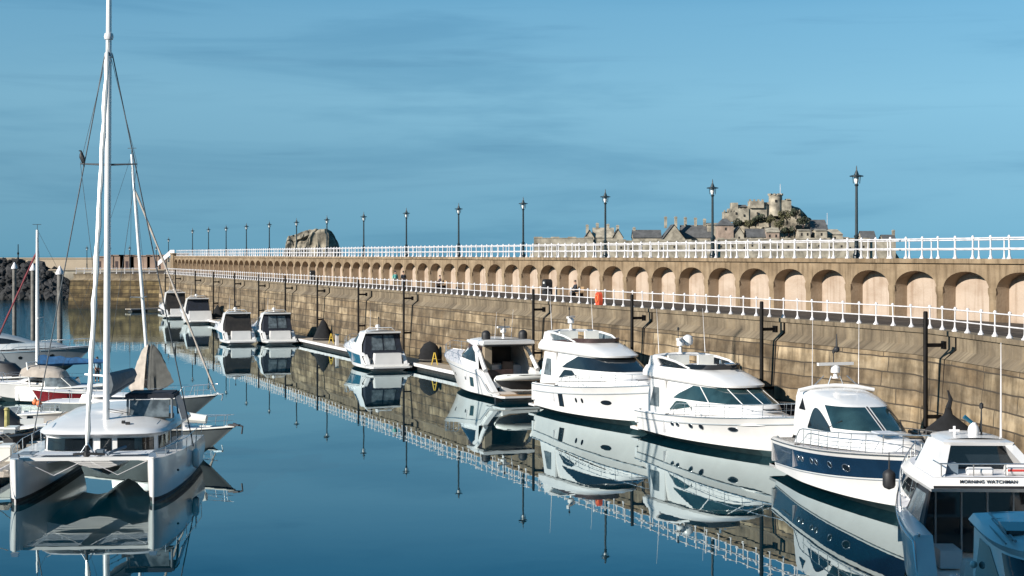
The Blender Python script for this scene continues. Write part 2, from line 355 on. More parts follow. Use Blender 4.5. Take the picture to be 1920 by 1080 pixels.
fy = N(nt, 'ShaderNodeMapRange', interpolation_type='SMOOTHSTEP'); fy.inputs['From Min'].default_value = 130; fy.inputs['From Max'].default_value = 170; fy.inputs['To Max'].default_value = .16; L.new(sp.outputs[1], fy.inputs['Value'])
om2 = N(nt, 'ShaderNodeMath', operation='MULTIPLY'); L.new(om.outputs[0], om2.inputs[0]); L.new(fy.outputs[0], om2.inputs[1])
b4 = N(nt, 'ShaderNodeBump'); b4.inputs['Strength'].default_value = 1.; L.new(om2.outputs[0], b4.inputs['Distance']); L.new(wn(1.1, 1, 1.6, 3), b4.inputs['Height']); L.new(b3.outputs[0], b4.inputs['Normal'])
for q_ in (b, gl, fr): L.new(b4.outputs[0], q_.inputs['Normal'])
M['water'] = wm
mb = MB(); mb.add([(-9000, -400, 0), (9000, -400, 0), (9000, 16000, 0), (-9000, 16000, 0)], [(0, 1, 2, 3)])
tag(mb.build('water', 'water', smooth=False), kind='structure')
# ================================================================== HARBOUR WALL (lower quay)
BEND = W(60.4, 43).to_2d(); NEAR = BEND+V((.106, -.994))*55; CORNER = W(285, 43).to_2d(); ARM = V((-77.8, 284.)); ARMB = V((-77.8, 312))
PATH = [NEAR, BEND, CORNER, ARM, ARMB]
def offset_path(path, off):
    out = []
    for i, p in enumerate(path):
        ns = []
        for a, c in ((i-1, i), (i, i+1)):
            if a >= 0 and c < len(path):
                d = (path[c]-path[a]).normalized(); ns.append(V((-d.y, d.x)))
        n = sum(ns, V((0, 0))); n = n/len(ns); n = n/n.length_squared
        out.append(p+n*off)
    return out
def sweep(path, prof, name, mats, parent, step=6., smooth=True, seg=None, close=False):
    """Profile (outward offset, z) carried along the plan path; UV = (distance along, distance down the profile)."""
    ps = []; dist = 0; marks = []
    s0, s1 = seg or (0, len(path)-1)
    for i in range(s0, s1):
        n = max(1, int((path[i+1]-path[i]).length/step))
        for k in range(n): marks.append((i, k/n))
    marks.append((s1-1, 1.)); mb = MB(); uvs = []; rows = []
    cols = [offset_path(path, o) for o, z in prof]; last = None
    for (i, f) in marks:
        q = path[i].lerp(path[i+1], f)
        if last is not None: dist += (q-last).length
        last = q; row = []; 
        for (o, z), cp in zip(prof, cols):
            p = cp[i].lerp(cp[i+1], f); row.append(V((p.x, p.y, z))); uvs.append((dist, z))
        rows.append(row)
    mb.grid(rows)
    if close:
        n = len(prof); k = len(rows); mb.f += [tuple(range(n)), tuple((k-1)*n+j for j in range(n-1, -1, -1))]; mb.m += [0, 0]
    return mb.build(name, mats, parent, smooth=smooth, uvs=uvs)
hw = thing('harbour_wall', 'long weathered stone harbour wall with dark coursed blocks above the water', 'harbour wall')
sweep(PATH, [(.50, 5.02), (.52, 5.0), (.95, -1.6)], 'ashlar_face', 'ashlar_stone', hw, seg=(0, 2)); sweep(PATH, [(.50, 5.02), (.52, 5.0), (.95, -1.6)], 'arm_face', 'arm_stone', hw, seg=(2, 4))
sweep(PATH, [(0, 6.02), (0, 5.42), (.505, 5.04)], 'upper_band', 'band_stone', hw)
sweep(PATH, [(-.7, 6.2), (.09, 6.2), (.09, 6.0), (-.1, 6.0)], 'coping', 'band_stone', hw, smooth=False)
mb = MB()
deck = offset_path(PATH, -.35)+[W(335, 50.4).to_2d(), W(14, 50.4).to_2d(), V((60, 15))]
mb.add([(p.x, p.y, 6.19) for p in deck], [tuple(range(len(deck)))[::-1]])
tag(mb.build('promenade', 'asphalt', smooth=False), kind='structure')
# ================================================================== ARCADE WALL (upper walkway)
aw = thing('arcade_wall', 'long tan sea wall with a row of blind arches carrying the upper walkway', 'arcade wall')
UP, BAY, OPEN, DEPTH, SPR, APX = 50.3, 4.29, 3.74, .78, 7.72, 8.66
fm = MB(); fuv = []; nbay = 0
def arc(u0):
    pts = []; h = OPEN/2; c = u0+h
    for k in range(15):
        a = pi-pi*k/14; pts.append((c+h*cos(a), SPR+(APX-SPR)*sin(a)**.92))
    return pts
def fq(*q):
    o = len(fm.v); fm.v += [tuple(W(u, UP-e, z)) for u, z, e in q]; fuv.extend([(u, z) for u, z, e in q]); fm.f.append(tuple(range(o, o+len(q)))); fm.m.append(0)
US = 86.725-9*BAY
for i in range(0, 63):
    ua = US+i*BAY; o0 = ua+.275; o1 = o0+OPEN; T = 9.08
    for a, c in ((ua, o0), (o1, ua+BAY)): fq((a, 6.15, 0), (a, T, 0), (c, T, 0), (c, 6.15, 0))
    P = arc(o0)
    for (a, za), (c, zc) in zip(P, P[1:]): fq((a, za, 0), (a, T, 0), (c, T, 0), (c, zc, 0))
    # pier corbel at the springing
    fm_o = len(fm.v)
    e = .05; x0, x1 = ua-.31, ua+.31; z0, z1, zt = 7.25, 7.62, 7.86
    ring = [[(x0+.1, z0, 0), (x0, z1, e), (x0, zt, e), (x0, zt, -.02)], [(x1-.1, z0, 0), (x1, z1, e), (x1, zt, e), (x1, zt, -.02)]]
    for k in range(3): fq(ring[0][k], ring[0][k+1], ring[1][k+1], ring[1][k])
    fq(ring[0][0], (x0, z1, 0), ring[0][2], ring[0][1]); fq(ring[1][0], ring[1][1], ring[1][2], (x1, z1, 0))
    # the recess itself
    nb_ = MB(); nuv = []
    out = [(o0, 6.15)]+P+[(o1, 6.15)]
    for d in (UP, UP+DEPTH):
        for u, z in out: nb_.v.append(tuple(W(u, d, z))); nuv.append((u+(d-UP), z))
    k = len(out)
    for j in range(k-1): nb_.f.append((j, j+1, k+j+1, k+j)); nb_.m.append(1)
    nb_.f.append(tuple(range(2*k-1, k-1, -1))); nb_.m.append(0)
    nb_.build('niche', ['niche_stone', 'reveal_stone'], aw, uvs=nuv, angle=25)
    nbay += 1
UE = US+63*BAY
fm.build('wall_face', 'arcade_stone', aw, uvs=fuv, smooth=False)
def wsweep(prof, u0, u1, name, mats, parent=None, step=8.):
    n = max(1, int((u1-u0)/step)); mb = MB(); uvs = []; rows = []
    for i in range(n+1):
        u = u0+(u1-u0)*i/n; rows.append([W(u, d, z) for d, z in prof]); uvs += [(u, z+d*.5) for d, z in prof]
    mb.grid(rows); k = len(prof); mb.f += [tuple(range(k)), tuple(n*k+j for j in range(k-1, -1, -1))]; mb.m += [0, 0]
    return mb.build(name, mats, parent, smooth=False, uvs=uvs)
wsweep([(UP+.2, 9.07), (UP-.12, 9.07), (UP-.12, 9.30), (UP+.45, 9.30), (UP+.45, 9.2)], US, UE, 'coping', 'arcade_stone', aw)
wsweep([(55.2, 9.3), (55.2, -2)], US, UE, 'sea_face', 'arcade_stone', aw)
tag(wsweep([(UP+.3, 9.24), (55.2, 9.24)], US, UE, 'upper_walkway', 'asphalt'), kind='structure')
# end block where the arcade stops
p = W(UE+1.2, UP+1.2); mb = MB(); mb.box((p.x, p.y, 7.9), (3.2, 3.0, 3.5), rz=WALL_ROT); mb.box((p.x, p.y, 9.75), (3.5, 3.3, .25), rz=WALL_ROT)
e = mb.build('end_block', 'arcade_stone', aw, smooth=False, uvs=[(v[0]*.7+v[1], v[2]) for v in mb.v])
# ================================================================== RAILINGS
def post_mesh(h, rails, r=.052):
    m = MB(); m.lathe([(.13, 0), (.13, .05), (.085, .09), (r*1.15, .2), (r, .4), (r*.9, h-.05)], n=8)
    for z in rails: m.ball((0, 0, z), r*1.7, 8)
    m.lathe([(.07, h-.05), (.075, h), (.03, h+.06)], n=8); return m
def railing(name, label, pts, h, rails, cap, rr=.045):
    root = thing(name, label, 'railing'); pm = post_mesh(h, rails, rr*1.16); proto = None; far = MB(); rj = random.Random(len(pts))
    pts = [V(p) for p in pts]
    for i, p in enumerate(pts):
        if i < cap:
            if proto is None: proto = o = pm.build('post', 'white', root)
            else: o = proto.copy(); COL.objects.link(o)
            o.parent = root; o.location = p; o.rotation_euler = (R(rj.gauss(0, .7)), R(rj.gauss(0, .7)), rj.uniform(0, 6))
        else: far.add([V(v)+p for v in pm.v], pm.f)
    if far.v: tag(far.build('post', 'white', root), kind='stuff')
    for z in rails:
        mb = MB(); mb.path([p+V((0, 0, z)) for p in pts], rr, 6); mb.build('rail', 'white', root)
    return root
us = [57+1.43*i for i in range(182)]
railing('railing', 'white two-bar railing along the near edge of the upper walkway above the arches', [W(u, UP+.12, 9.3) for u in us], 1.12, (.52, 1.04), 100, .038)
us2 = [57.5+2.15*i for i in range(121)]
railing('railing', 'white two-bar railing on the seaward edge of the upper walkway, behind the lamp posts', [W(u, 55.0, 9.24) for u in us2], 1.12, (.55, 1.08), 60, .036)
dd = (NEAR-BEND).normalized()
lp = [V((*(BEND+dd*(1.42*k)+V((.15, 0))), 6.2)) for k in range(16, 0, -1)]+[W(60.4+1.42*i, 43.15, 6.2) for i in range(158)]
railing('railing', 'white two-bar railing along the promenade edge on top of the harbour wall', lp, 1.0, (.44, .93), 100, .03)
ap = [V((-62.5-1.5*k*.99, 282.0+.2*k, 6.2)) for k in range(11)]
railing('railing', 'short white railing on the end arm of the harbour wall, behind the catamaran mast', ap, 1.0, (.44, .93), 50, .035)
# white stair parapet that comes down from the end of the upper walkway
mb = MB(); a, c = W(UE+.8, UP+.1), W(UE+14, UP-1.)
mb.slab([(0, 9.5), (0, 10.5), (3, 10.5), (14, 8.2), (14, 7.2), (3, 9.5)], 0, .12, lambda q, z, d: W(UE+.8+q, UP+.1-q*.08+d, z))
tag(mb.build('stair_parapet', 'white', smooth=False), 'white sloping stair parapet at the far end of the arcade wall', 'parapet')
# ================================================================== LAMP POSTS
def lamp_proto():
    r = thing('lamp_post', None, 'lamp post', group='lamp posts along the sea wall')
    m = MB(); m.lathe([(.2, 0), (.2, .3), (.13, .42), (.115, 1.25), (.15, 1.3), (.15, 1.36), (.09, 1.42), (.075, 4.2), (.12, 4.26), (.12, 4.3), (.06, 4.36)], n=10); m.build('post', 'lamp', r)
    m = MB(); m.lathe([(.08, 4.36), (.13, 4.5), (.15, 4.74)], n=10); m.build('lantern', 'lampglass', r)
    m = MB(); m.lathe([(.16, 4.74), (.40, 4.76), (.40, 4.81), (.14, 4.87), (.09, 5.02), (.04, 5.14), (.03, 5.3), (.01, 5.4)], n=14)
    for k in range(4): m.tube((.18*cos(k*pi/2), .18*sin(k*pi/2), 4.36), (.22*cos(k*pi/2), .22*sin(k*pi/2), 4.76), .02, n=4)
    m.build('hood', 'lamp', r); return r
lp0 = lamp_proto(); first = True
LAMPS = [(1606, 'tall dark lamp post standing at the right end, to the right of the castle'), (1336, 'tall dark lamp post standing just left of the castle hill'),
 (1135, 'dark lamp post in front of the gabled house on the island'), (981, 'dark lamp post at the left end of the low island wall'),
 (860, 'dark lamp post, fifth from the right along the upper walkway'), (762, 'dark lamp post, sixth from the right along the upper walkway'),
 (682, 'dark lamp post just right of the bare rock'), (613, 'dark lamp post rising over the top of the bare rock'), (556, 'dark lamp post in front of the left side of the bare rock'),
 (505, 'slim dark lamp post just left of the bare rock'), (462, 'slim dark lamp post, second to the left of the bare rock'), (424, 'slim dark lamp post, third to the left of the bare rock'),
 (391, 'slim distant lamp post, second from the far end of the arcade'), (361, 'slim distant lamp post nearest the far end of the arcade'), (316, 'small lamp post past the end of the arcade by the stair parapet')]
def place_lamp(p, lab, s=1.):
    global first
    o = lp0 if first else copy_tree(lp0); first = False
    o.location = p; o['label'] = lab; o.scale = (s, s, s)
for px, lab in LAMPS:
    p = W(u_at(px, 51.3), 51.3, 9.24) if px > 320 else at_y(px, 470, 345).to_2d().to_3d()+V((0, 0, 8.0))
    place_lamp(p, lab)
for px, lab in ((293, 'small distant lamp post at the right end of the far stone pier'), (243, 'small distant lamp post behind the leaning mast'), (206, 'small distant lamp post just right of the tall catamaran mast'), (163, 'small distant lamp post at the left end of the far stone pier')):
    place_lamp(at_y(px, 478, 345).to_2d().to_3d()+V((0, 0, 6.2)), lab)
# ================================================================== MOORING PILES
def pile_proto():
    r = thing('mooring_pile', None, 'mooring pile', rz=WALL_ROT, group='black mooring piles along the harbour wall')
    m = MB(); m.lathe([(.10, -2), (.10, 7.05), (.07, 7.1)], n=12); m.build('pole', 'pile', r)
    # local -y is towards the wall
    for z in (5.65, 2.6):
        m = MB(); m.box((0, -.42, z), (.13, .84, .16)); m.box((0, -.80, z), (.34, .12, .34)); m.build('bracket', 'pile', r)
    m = MB(); m.path([(0, -1.34, 6.15), (0, -1.34, 5.45), (0, -.86, 5.02), (0, -.62, .3)], .05, 8); m.build('guide_pipe', 'pile', r); return r
PILES = [(1735, 'black mooring pile nearest the right edge, behind the navy-hulled yacht'), (1428, 'black mooring pile behind the bow of the flybridge yacht with white bow rail'),
 (1185, 'black mooring pile behind the flybridge yacht with the brown wind deflector'), (1000, 'black mooring pile beside the yacht carrying two black domes'),
 (757, 'black mooring pile behind the blue-sided motorboat with navy canopy'), (672, 'black mooring pile rising left of the blue-sided motorboat roof'),
 (595, 'black mooring pile right of the rafted pair of white motorboats'), (535, 'black mooring pile directly behind the white motorboat with blue windows'),
 (485, 'black mooring pile between the two rafted white motorboats'), (440, 'black mooring pile left of the rafted pair of motorboats'),
 (400, 'black mooring pile just right of the white-transomed cruiser'), (366, 'black mooring pile behind the white-transomed cruiser'),
 (329, 'black mooring pile behind the dark-sided far cruiser'), (310, 'black mooring pile in the far corner of the harbour wall')]
pp = pile_proto()
for i, (px, lab) in enumerate(PILES):
    o = pp if i == 0 else copy_tree(pp)
    o.location = W(u_at(px, 41.62), 41.62); o['label'] = lab
pp.rotation_euler.z = atan2(.994, -.106)
pp.location = V((*(BEND+dd*3.4+V((-1.35, -.15))), 0))
# the grey piles with white caps on the left side of the basin
for i, (px, py, Y, lab) in enumerate(((112, 512, 140, 'grey steel pile with white conical cap standing in the water, nearest'), (62, 505, 165, 'grey pile with white conical cap behind the mast with blue sail cover'), (27, 502, 185, 'grey pile with white conical cap close to the left edge, in front of the breakwater'))):
    t = at_y(px, py, Y)
    if i == 0:
        g = thing('guide_pile', lab, 'pile', (t.x, t.y, 0), group='white-capped guide piles')
        m = MB(); m.lathe([(.24, -2), (.24, t.z-.1)], n=14); m.build('pole', 'pilegrey', g)
        m = MB(); m.lathe([(.36, t.z-.12), (.36, t.z+.05), (.2, t.z+.35), (.07, t.z+.6), (.02, t.z+.66)], n=14); m.build('cap', 'white', g); g0 = t.z
    else:
        o = copy_tree(g); o.location = (t.x, t.y, t.z-g0); o['label'] = lab
# ================================================================== PONTOONS
pt = thing('pontoon', 'long floating walkway of grey boards along the foot of the harbour wall', 'pontoon')
PP = [NEAR, BEND, W(268, 43).to_2d()]
def strip(off0, off1, z0, z1, name, m, parent): return sweep(PP, [(off0, z0), (off0, z1), (off1, z1), (off1, z0)], name, m, parent, step=10, smooth=False, close=True)
strip(1.35, 3.2, .42, .55, 'boards', 'plank', pt); strip(1.4, 3.1, -.2, .415, 'float', 'float', pt); strip(3.205, 3.32, .3, .56, 'edge_beam', 'white', pt)
def small_pontoon(name, label, a, c, w, z=.5, mt='plank'):
    a, c = V(a), V(c); d = (c-a); r = thing(name, label, 'pontoon', (*((a+c)/2), 0), atan2(d.y, d.x)); L_ = d.length
    m = MB(); m.box((0, 0, z-.06), (L_, w, .12)); m.build('boards', mt, r, smooth=False)
    m = MB()
    for k in range(max(1, int(L_/4))): m.box((-L_/2+2+k*4, 0, z-.36), (3.2, w*.85, .47))
    m.build('float', 'float', r, smooth=False)
    m = MB()
    for s in (-1, 1): m.box((0, s*(w/2+.035), z-.09), (L_, .06, .22))
    m.build('edge_beam', 'white' if mt == 'plank' else 'plank', r, smooth=False); return r
q = W(262, 36.5)
small_pontoon('finger_pontoon', 'short white-edged finger pontoon in front of the far wall arm', at_z(240, 579, .5).to_2d(), at_z(303, 577, .5).to_2d(), 1.3)
small_pontoon('pontoon', 'sunlit boarded pontoon along the left side of the catamaran', (-21.3, 46), (-24.4, 92), 2.4)
small_pontoon('finger_pontoon', 'boarded finger pontoon behind the catamaran, seen under its bridge deck', (-23.2, 77.5), (-15.8, 78), 1.6, z=.55)
# tarpaulin-covered heaps by the wall
def heap(px, py, w, h, lab, rings=7, tip=0., D=41.3):
    p = W(u_at(px, D), D); r = thing('covered_heap', lab, 'covered heap', (p.x, p.y, .55), group='black tarpaulin heaps on the pontoon')
    rows = []; rnd = random.Random(int(px))
    for i in range(rings+1):
        f = i/rings; rad = w/2*(1-f**2.2)**.5 if not tip else w/2*(1-f)**.75+.12*(1-f)
        rows.append([V((rad*cos(2*pi*j/18)*(1+.09*rnd.uniform(-1, 1)), .55*rad*sin(2*pi*j/18)*(1+.12*rnd.uniform(-1, 1)), h*f+.03*rnd.uniform(-1, 1)*(f < 1))) for j in range(19)])
        rows[-1][18] = rows[-1][0]
    m = MB(); m.grid(rows); m.build('cover', 'tarp', r)
    m = MB(); m.path([(w/2*.97*cos(2*pi*j/16), .53*w*sin(2*pi*j/16), .22) for j in range(16)], .03, 5, closed=True); m.build('rope', 'pilegrey', r); return r
heap(806, 0, 1.9, 1.75, 'rounded black tarpaulin heap right of the blue-sided motorboat')
heap(606, 0, 2.0, 2.3, 'black tarpaulin heap left of the blue-sided motorboat, peaked', tip=1)
heap(1215, 0, 2.6, 2.0, 'black tarpaulin heap behind the bow of the flybridge yacht with brown deflector', tip=1)
heap(1470, 0, 3.0, 1.6, 'low black tarpaulin heap behind the middle flybridge yacht bow')
heap(408, 0, 2.0, 2.0, 'far black tarpaulin heap right of the white-transomed cruiser', tip=1)
# pedestals, yellow posts
def pedestal(p, lab):
    r = thing('service_pedestal', lab, 'pedestal', (p.x, p.y, .55), WALL_ROT, group='service pedestals on the pontoon')
    m = MB(); m.box((0, 0, .5), (.32, .28, 1.0), taper=.85); m.build('body', 'white', r, smooth=False)
    m = MB(); m.box((0, 0, 1.07), (.36, .32, .12)); m.build('cap', 'petrol', r, smooth=False); return r
pedestal(W(u_at(632, 40.3), 40.3), 'white and blue service pedestal on the pontoon left of the blue-sided motorboat')
def aframe(px, lab):
    p = W(u_at(px, 40.6), 40.6); r = thing('trestle', lab, 'trestle', (p.x, p.y, .55), group='yellow trestles on the pontoon')
    for s in (-1, 1):
        m = MB(); m.tube((.24*s, 0, 0), (.03*s, 0, 1.0), .045, n=6); m.build('leg', 'yellow', r)
    m = MB(); m.tube((-.13, 0, .5), (.13, 0, .5), .035, n=6); m.build('crossbar', 'yellow', r)
aframe(815, 'yellow trestle on the pontoon in front of the rounded black heap'); aframe(621, 'yellow trestle on the pontoon beside the peaked black heap')
# hut with the black tent roof by the bent part of the wall
h = at_z(1783, 815, 2.45); r = thing('pontoon_hut', 'low beige flat-roofed hut on the pontoon behind the navy-hulled yacht bow', 'hut', (17.2, 62.6, .55), atan2(.994, -.106))
m = MB(); m.box((0, 0, .8), (3.4, 1.5, 1.6)); m.build('wall', 'interior', r, smooth=False)
m = MB(); m.box((0, 0, 1.74), (4.2, 2.0, .28)); m.box((0, 0, 1.9), (3.9, 1.7, .06)); m.build('roof', 'beige', r, smooth=False)
p = V((17.15, 62.9, 2.48)); r = thing('covered_heap', 'black tent-shaped cover with a rigging stump on the beige hut roof', 'covered heap', p)
rows = [[V((q*cos(2*pi*j/12), .6*q*sin(2*pi*j/12), z)) for j in range(13)] for q, z in ((1.0, 0), (.95, .15), (.5, .5), (.18, .75), (.12, 1.0), (.02, 1.05))]
m = MB(); m.grid(rows); m.build('cover', 'tarp', r); m = MB(); m.path([(0, 0, 1.), (.1, 0, 1.35), (-.02, 0, 1.7)], [.12, .08, .03], 6); m.build('stump', 'tarp', r)
# lifebuoy housing on the promenade railing and a dark chute below it
p = W(u_at(1123, 43.0), 43.0, 6.2); r = thing('lifebuoy_housing', 'orange-red lifebuoy housing on the promenade railing', 'lifebuoy housing', p, WALL_ROT)
m = MB(); m.slab([(-.28, 0), (.28, 0), (.34, .35), (.28, .72), (.1, .85), (-.1, .85), (-.28, .72), (-.34, .35)], -.13, .13, lambda a, z, d: V((a, d, z))); m.build('case', 'lifered', r)
m = MB(); m.path([(.2*cos(k*pi/8), .16, .42+.2*sin(k*pi/8)) for k in range(16)], .05, 6, closed=True); m.build('ring', 'orange', r)
# dark doorways and benches in the arcade
for px, lab in ((1026, 'dark arched shelter in a niche right of the yacht with black domes'), (586, 'dark arched shelter in a far niche left of the promenade walkers')):
    D = UP-.35; p = W(u_at(px, D), D, 6.2); r = thing('arched_shelter', lab, 'shelter', p, WALL_ROT, group='dark arched shelters in the niches')
    out = [(-.42, 0), (-.42, 1.0)]+[(-.42*cos(pi*k/8), 1.0+.3*sin(pi*k/8)) for k in range(1, 8)]+[(.42, 1.0), (.42, 0)]
    m = MB(); m.slab(out, -.3, .3, lambda a, z, d: V((a, d, z))); m.build('shell', 'rubber', r, smooth=False)
    m = MB(); m.box((0, .31, 1.0), (.3, .02, .16)); m.build('sign_plate', 'gel2', r, smooth=False)
    m = MB(); m.box((0, .36, .42), (.62, .12, .06)); m.build('ledge', 'pilegrey', r, smooth=False)
# ================================================================== FAR SIDE: breakwater, pier, sea wall
rnd = random.Random(3)
from mathutils import noise
def boulders(name, prof, Yc, depth, n, size, m, kind=None):
    mb = MB(); ico = [(0, 0, 1)]+[(.894*cos(k*2*pi/5), .894*sin(k*2*pi/5), .447) for k in range(5)]+[(.894*cos(k*2*pi/5+pi/5), .894*sin(k*2*pi/5+pi/5), -.447) for k in range(5)]+[(0, 0, -1)]
    fs = [(0, 1+k, 1+(k+1) % 5) for k in range(5)]+[(1+k, 6+k, 1+(k+1) % 5) for k in range(5)]+[(6+k, 6+(k+1) % 5, 1+(k+1) % 5) for k in range(5)]+[(11, 6+(k+1) % 5, 6+k) for k in range(5)]
    x0, x1 = prof[0][0], prof[-1][0]
    def top(x):
        for (a, za), (c, zc) in zip(prof, prof[1:]):
            if a <= x <= c: return za+(zc-za)*(x-a)/(c-a)
        return 0
    for i in range(n):
        x = rnd.uniform(x0, x1); h = top(x); f = rnd.random(); z = h*f*.97; y = Yc-depth*(1-f)+rnd.uniform(-1, 1)
        s = size*rnd.uniform(.55, 1.3); rot = Matrix.Rotation(rnd.uniform(0, 6), 3, V((rnd.uniform(-1, 1), rnd.uniform(-1, 1), rnd.uniform(-1, 1))).normalized())
        mb.add([V((x, y, z))+rot @ V((p[0]*s*rnd.uniform(.75, 1.2), p[1]*s*rnd.uniform(.75, 1.2), p[2]*s*rnd.uniform(.6, 1))) for p in ico], fs)
    core = [[V((x0+(x1-x0)*i/30, Yc-depth*(1-f), max(0, top(x0+(x1-x0)*i/30)*f-.3))) for f in (0, .5, 1., 1.001)] for i in range(31)]
    for r_ in core: r_[3] = V((r_[3].x, Yc+depth, 0))
    mb.grid(core); return mb.build(name, m, smooth=False)
o = boulders('rock_breakwater', [(-135, 8.7), (-112, 8.7), (-104, 8.2), (-99, 6.6), (-95, 4.2), (-92.5, 0)], 345, 9, 1500, .95, 'blackrock')
tag(o, 'mound of dark boulders forming the breakwater at the left edge', 'breakwater')
p = at_y(34, 450, 345); r = thing('beacon_post', 'thin black beacon post on top of the boulder breakwater', 'beacon', (p.x, 345, 8.4))
m = MB(); m.lathe([(.2, 0), (.2, .5), (.12, .6), (.09, 3.4)], n=8); m.build('post', 'pile', r); m = MB(); m.lathe([(.22, 1.2), (.22, 1.6), (.06, 1.7)], n=8); m.build('collar', 'pile', r)
pier = thing('stone_pier', 'low distant stone pier behind the end arm of the harbour wall', 'pier')
m = MB(); m.box((-82, 350, 2.6), (34, 14, 7.2)); m.build('pier_body', 'granite', pier, smooth=False)
m = MB(); m.box((-82, 350, 6.3), (34.6, 14.6, .22)); m.build('coping', 'tan', pier, smooth=False)
HUTS = [(190, 'leftmost square red-brown stone hut on the far pier', 2.6, 2.6), (222, 'red-brown stone hut just right of the catamaran mast', 2.9, 3.2), (241, 'red-brown stone hut behind the leaning mast', 2.9, 3.0), (265, 'wide red-brown stone hut right of the leaning mast', 2.8, 4.4), (296, 'red-brown stone hut at the right end of the far pier', 2.9, 4.0)]
for px, lab, hh, ww in HUTS:
    p = at_y(px, 478, 347); r = thing('stone_hut', lab, 'hut', (p.x, 347, 6.4), group='red-brown huts on the far pier')
    m = MB(); m.box((0, -.9, hh/2), (ww, 1.2, hh)); m.build('wall', 'brick', r, smooth=False)
    m = MB(); m.box((0, -.9, hh+.12), (ww+.4, 1.6, .24)); m.build('roof', 'brick', r, smooth=False)
    m = MB(); m.box((0, -1.5, .9), (.6, .1, 1.7)); m.build('door', 'brown', r, smooth=False)
m = MB(); m.box((-225, 1100, 2.5), (330, 20, 9.0)); m.box((-225, 1098, 7.3), (330, 17, .8)); uvv = None
tag(m.build('sea_wall', 'tan', smooth=False), 'far tan sea wall on the horizon at the left', 'sea wall')
# ================================================================== ROCKS AND CASTLE
def crag(name, prof, Yc, depth, m, nx=70, ny=26, rough=1., seed=0, label=None, cat=None, group=None, kind=None):
    """prof: (photo x, photo y of the skyline); a craggy mass of that skyline with real depth."""
    pts = [(at_y(px, py, Yc).x, at_y(px, py, Yc).z) for px, py in prof]; x0, x1 = pts[0][0], pts[-1][0]
    def top(x):
        for (a, za), (c, zc) in zip(pts, pts[1:]):
            if a <= x <= c: return za+(zc-za)*(x-a)/(c-a)
        return 0
    mb = MB(); rows = []
    for i in range(nx+1):
        x = x0+(x1-x0)*i/nx; row = []
        for j in range(ny+1):
            g = j/ny*2-1; h = top(x)*max(0, 1-abs(g)**2.6)**.62
            q = V((x*.12, g*depth*.12, seed)); k = min(1, h/4)
            d = noise.fractal(q*1.7, 1., 2., 4)*1.6*rough*k; d2 = (noise.cell(V((x*.25, h*.35, g*depth*.25+seed)))-.5)*1.2*rough*k
            row.append(V((x+noise.noise(q*3)*.8*rough*k, Yc+g*depth+noise.noise(q*3+V((9, 9, 9)))*1.6*rough*k+d2, h+d*(.35 if abs(g) < .12 else 1))))
        rows.append(row)
    mb.grid(rows, flip=True); o = mb.build(name, m, smooth=False)
    return tag(o, label, cat, group, kind)
crag('rock_islet', [(531, 500), (534, 468), (536, 452), (541, 443), (553, 439), (566, 436), (575, 434), (590, 431), (604, 430), (616, 428), (622, 431), (628, 442), (633, 452), (637, 462), (643, 500)], 600, 8, 'rock', rough=1.25, seed=2, nx=60, ny=30, label='bare craggy rock rising above the far railing, left of centre', cat='rock')
p = at_y(612.5, 428, 600); m = MB(); m.lathe([(.5, -.4), (.45, .6), (.55, .7), (.3, 1.6), (.05, 1.9)], (p.x, 600, p.z), n=8)
CY = 700.
crag('castle_hill', [(985, 505), (1000, 470), (1060, 462), (1180, 462), (1240, 462), (1320, 458), (1352, 446), (1362, 428), (1385, 414), (1410, 408), (1440, 403), (1466, 394), (1482, 385), (1496, 392), (1510, 408), (1530, 424), (1560, 440), (1600, 452), (1660, 462), (1690, 505)], CY+12, 20, 'rock', nx=150, ny=30, rough=1., seed=5, kind='structure')
def cz(py, Y=CY): return HC-(py-HOR)*Y/FPX
def cx(px, Y=CY): return (px-960)/FPX*Y
def castle(name, label, cat, px0, px1, Y=CY, group=None):
    return thing(name, label, cat, ((cx(px0, Y)+cx(px1, Y))/2, Y, 0), 0, group), (cx(px1, Y)-cx(px0, Y))
def crenel(mb, x0, x1, y, z, n, d=.6, h=.7, m=0):
    w = (x1-x0)/(2*n-1)
    for k in range(n): mb.box((x0+w*(2*k+.5), y, z+h/2-.02), (w, d, h), m)
# lower curtain wall, in three stretches
for a, c, t, lab, seed in ((1001, 1112, 447, 'long low pale fort wall at the left end of the island', 1), (1112, 1345, 452, 'low granite fort wall below the barracks on the island', 2), (1345, 1630, 449, 'granite curtain wall at the foot of the castle hill', 3), (1628, 1678, 452, 'low dark granite fort wall at the right tip of the island', 4)):
    Y = CY-30+seed; r, w = castle('curtain_wall', lab, 'fort wall', a, c, Y, 'lower walls of the island fort')
    m = MB(); m.box((0, 0, cz(t, Y)/2-1), (w, 2.2, cz(t, Y)+2)); m.build('wall', 'granite', r, smooth=False)
    m = MB(); m.box((0, 0, cz(t, Y)+.12), (w+.2, 2.5, .3)); crenel(m, -w/2, w/2, -.8, cz(t, Y)+.2, int(w/5), .6, .5); m.build('parapet', 'granite', r, smooth=False)
    m = MB(); rr = random.Random(seed)
    for k in range(int(w/4.5)): m.box((-w/2+2+k*4.5+rr.uniform(-1, 1), -1.12, cz(t, Y)-2.8+rr.uniform(-.8, .4)), (.7, .12, .9))
    m.build('loophole', 'interior', r, smooth=False)
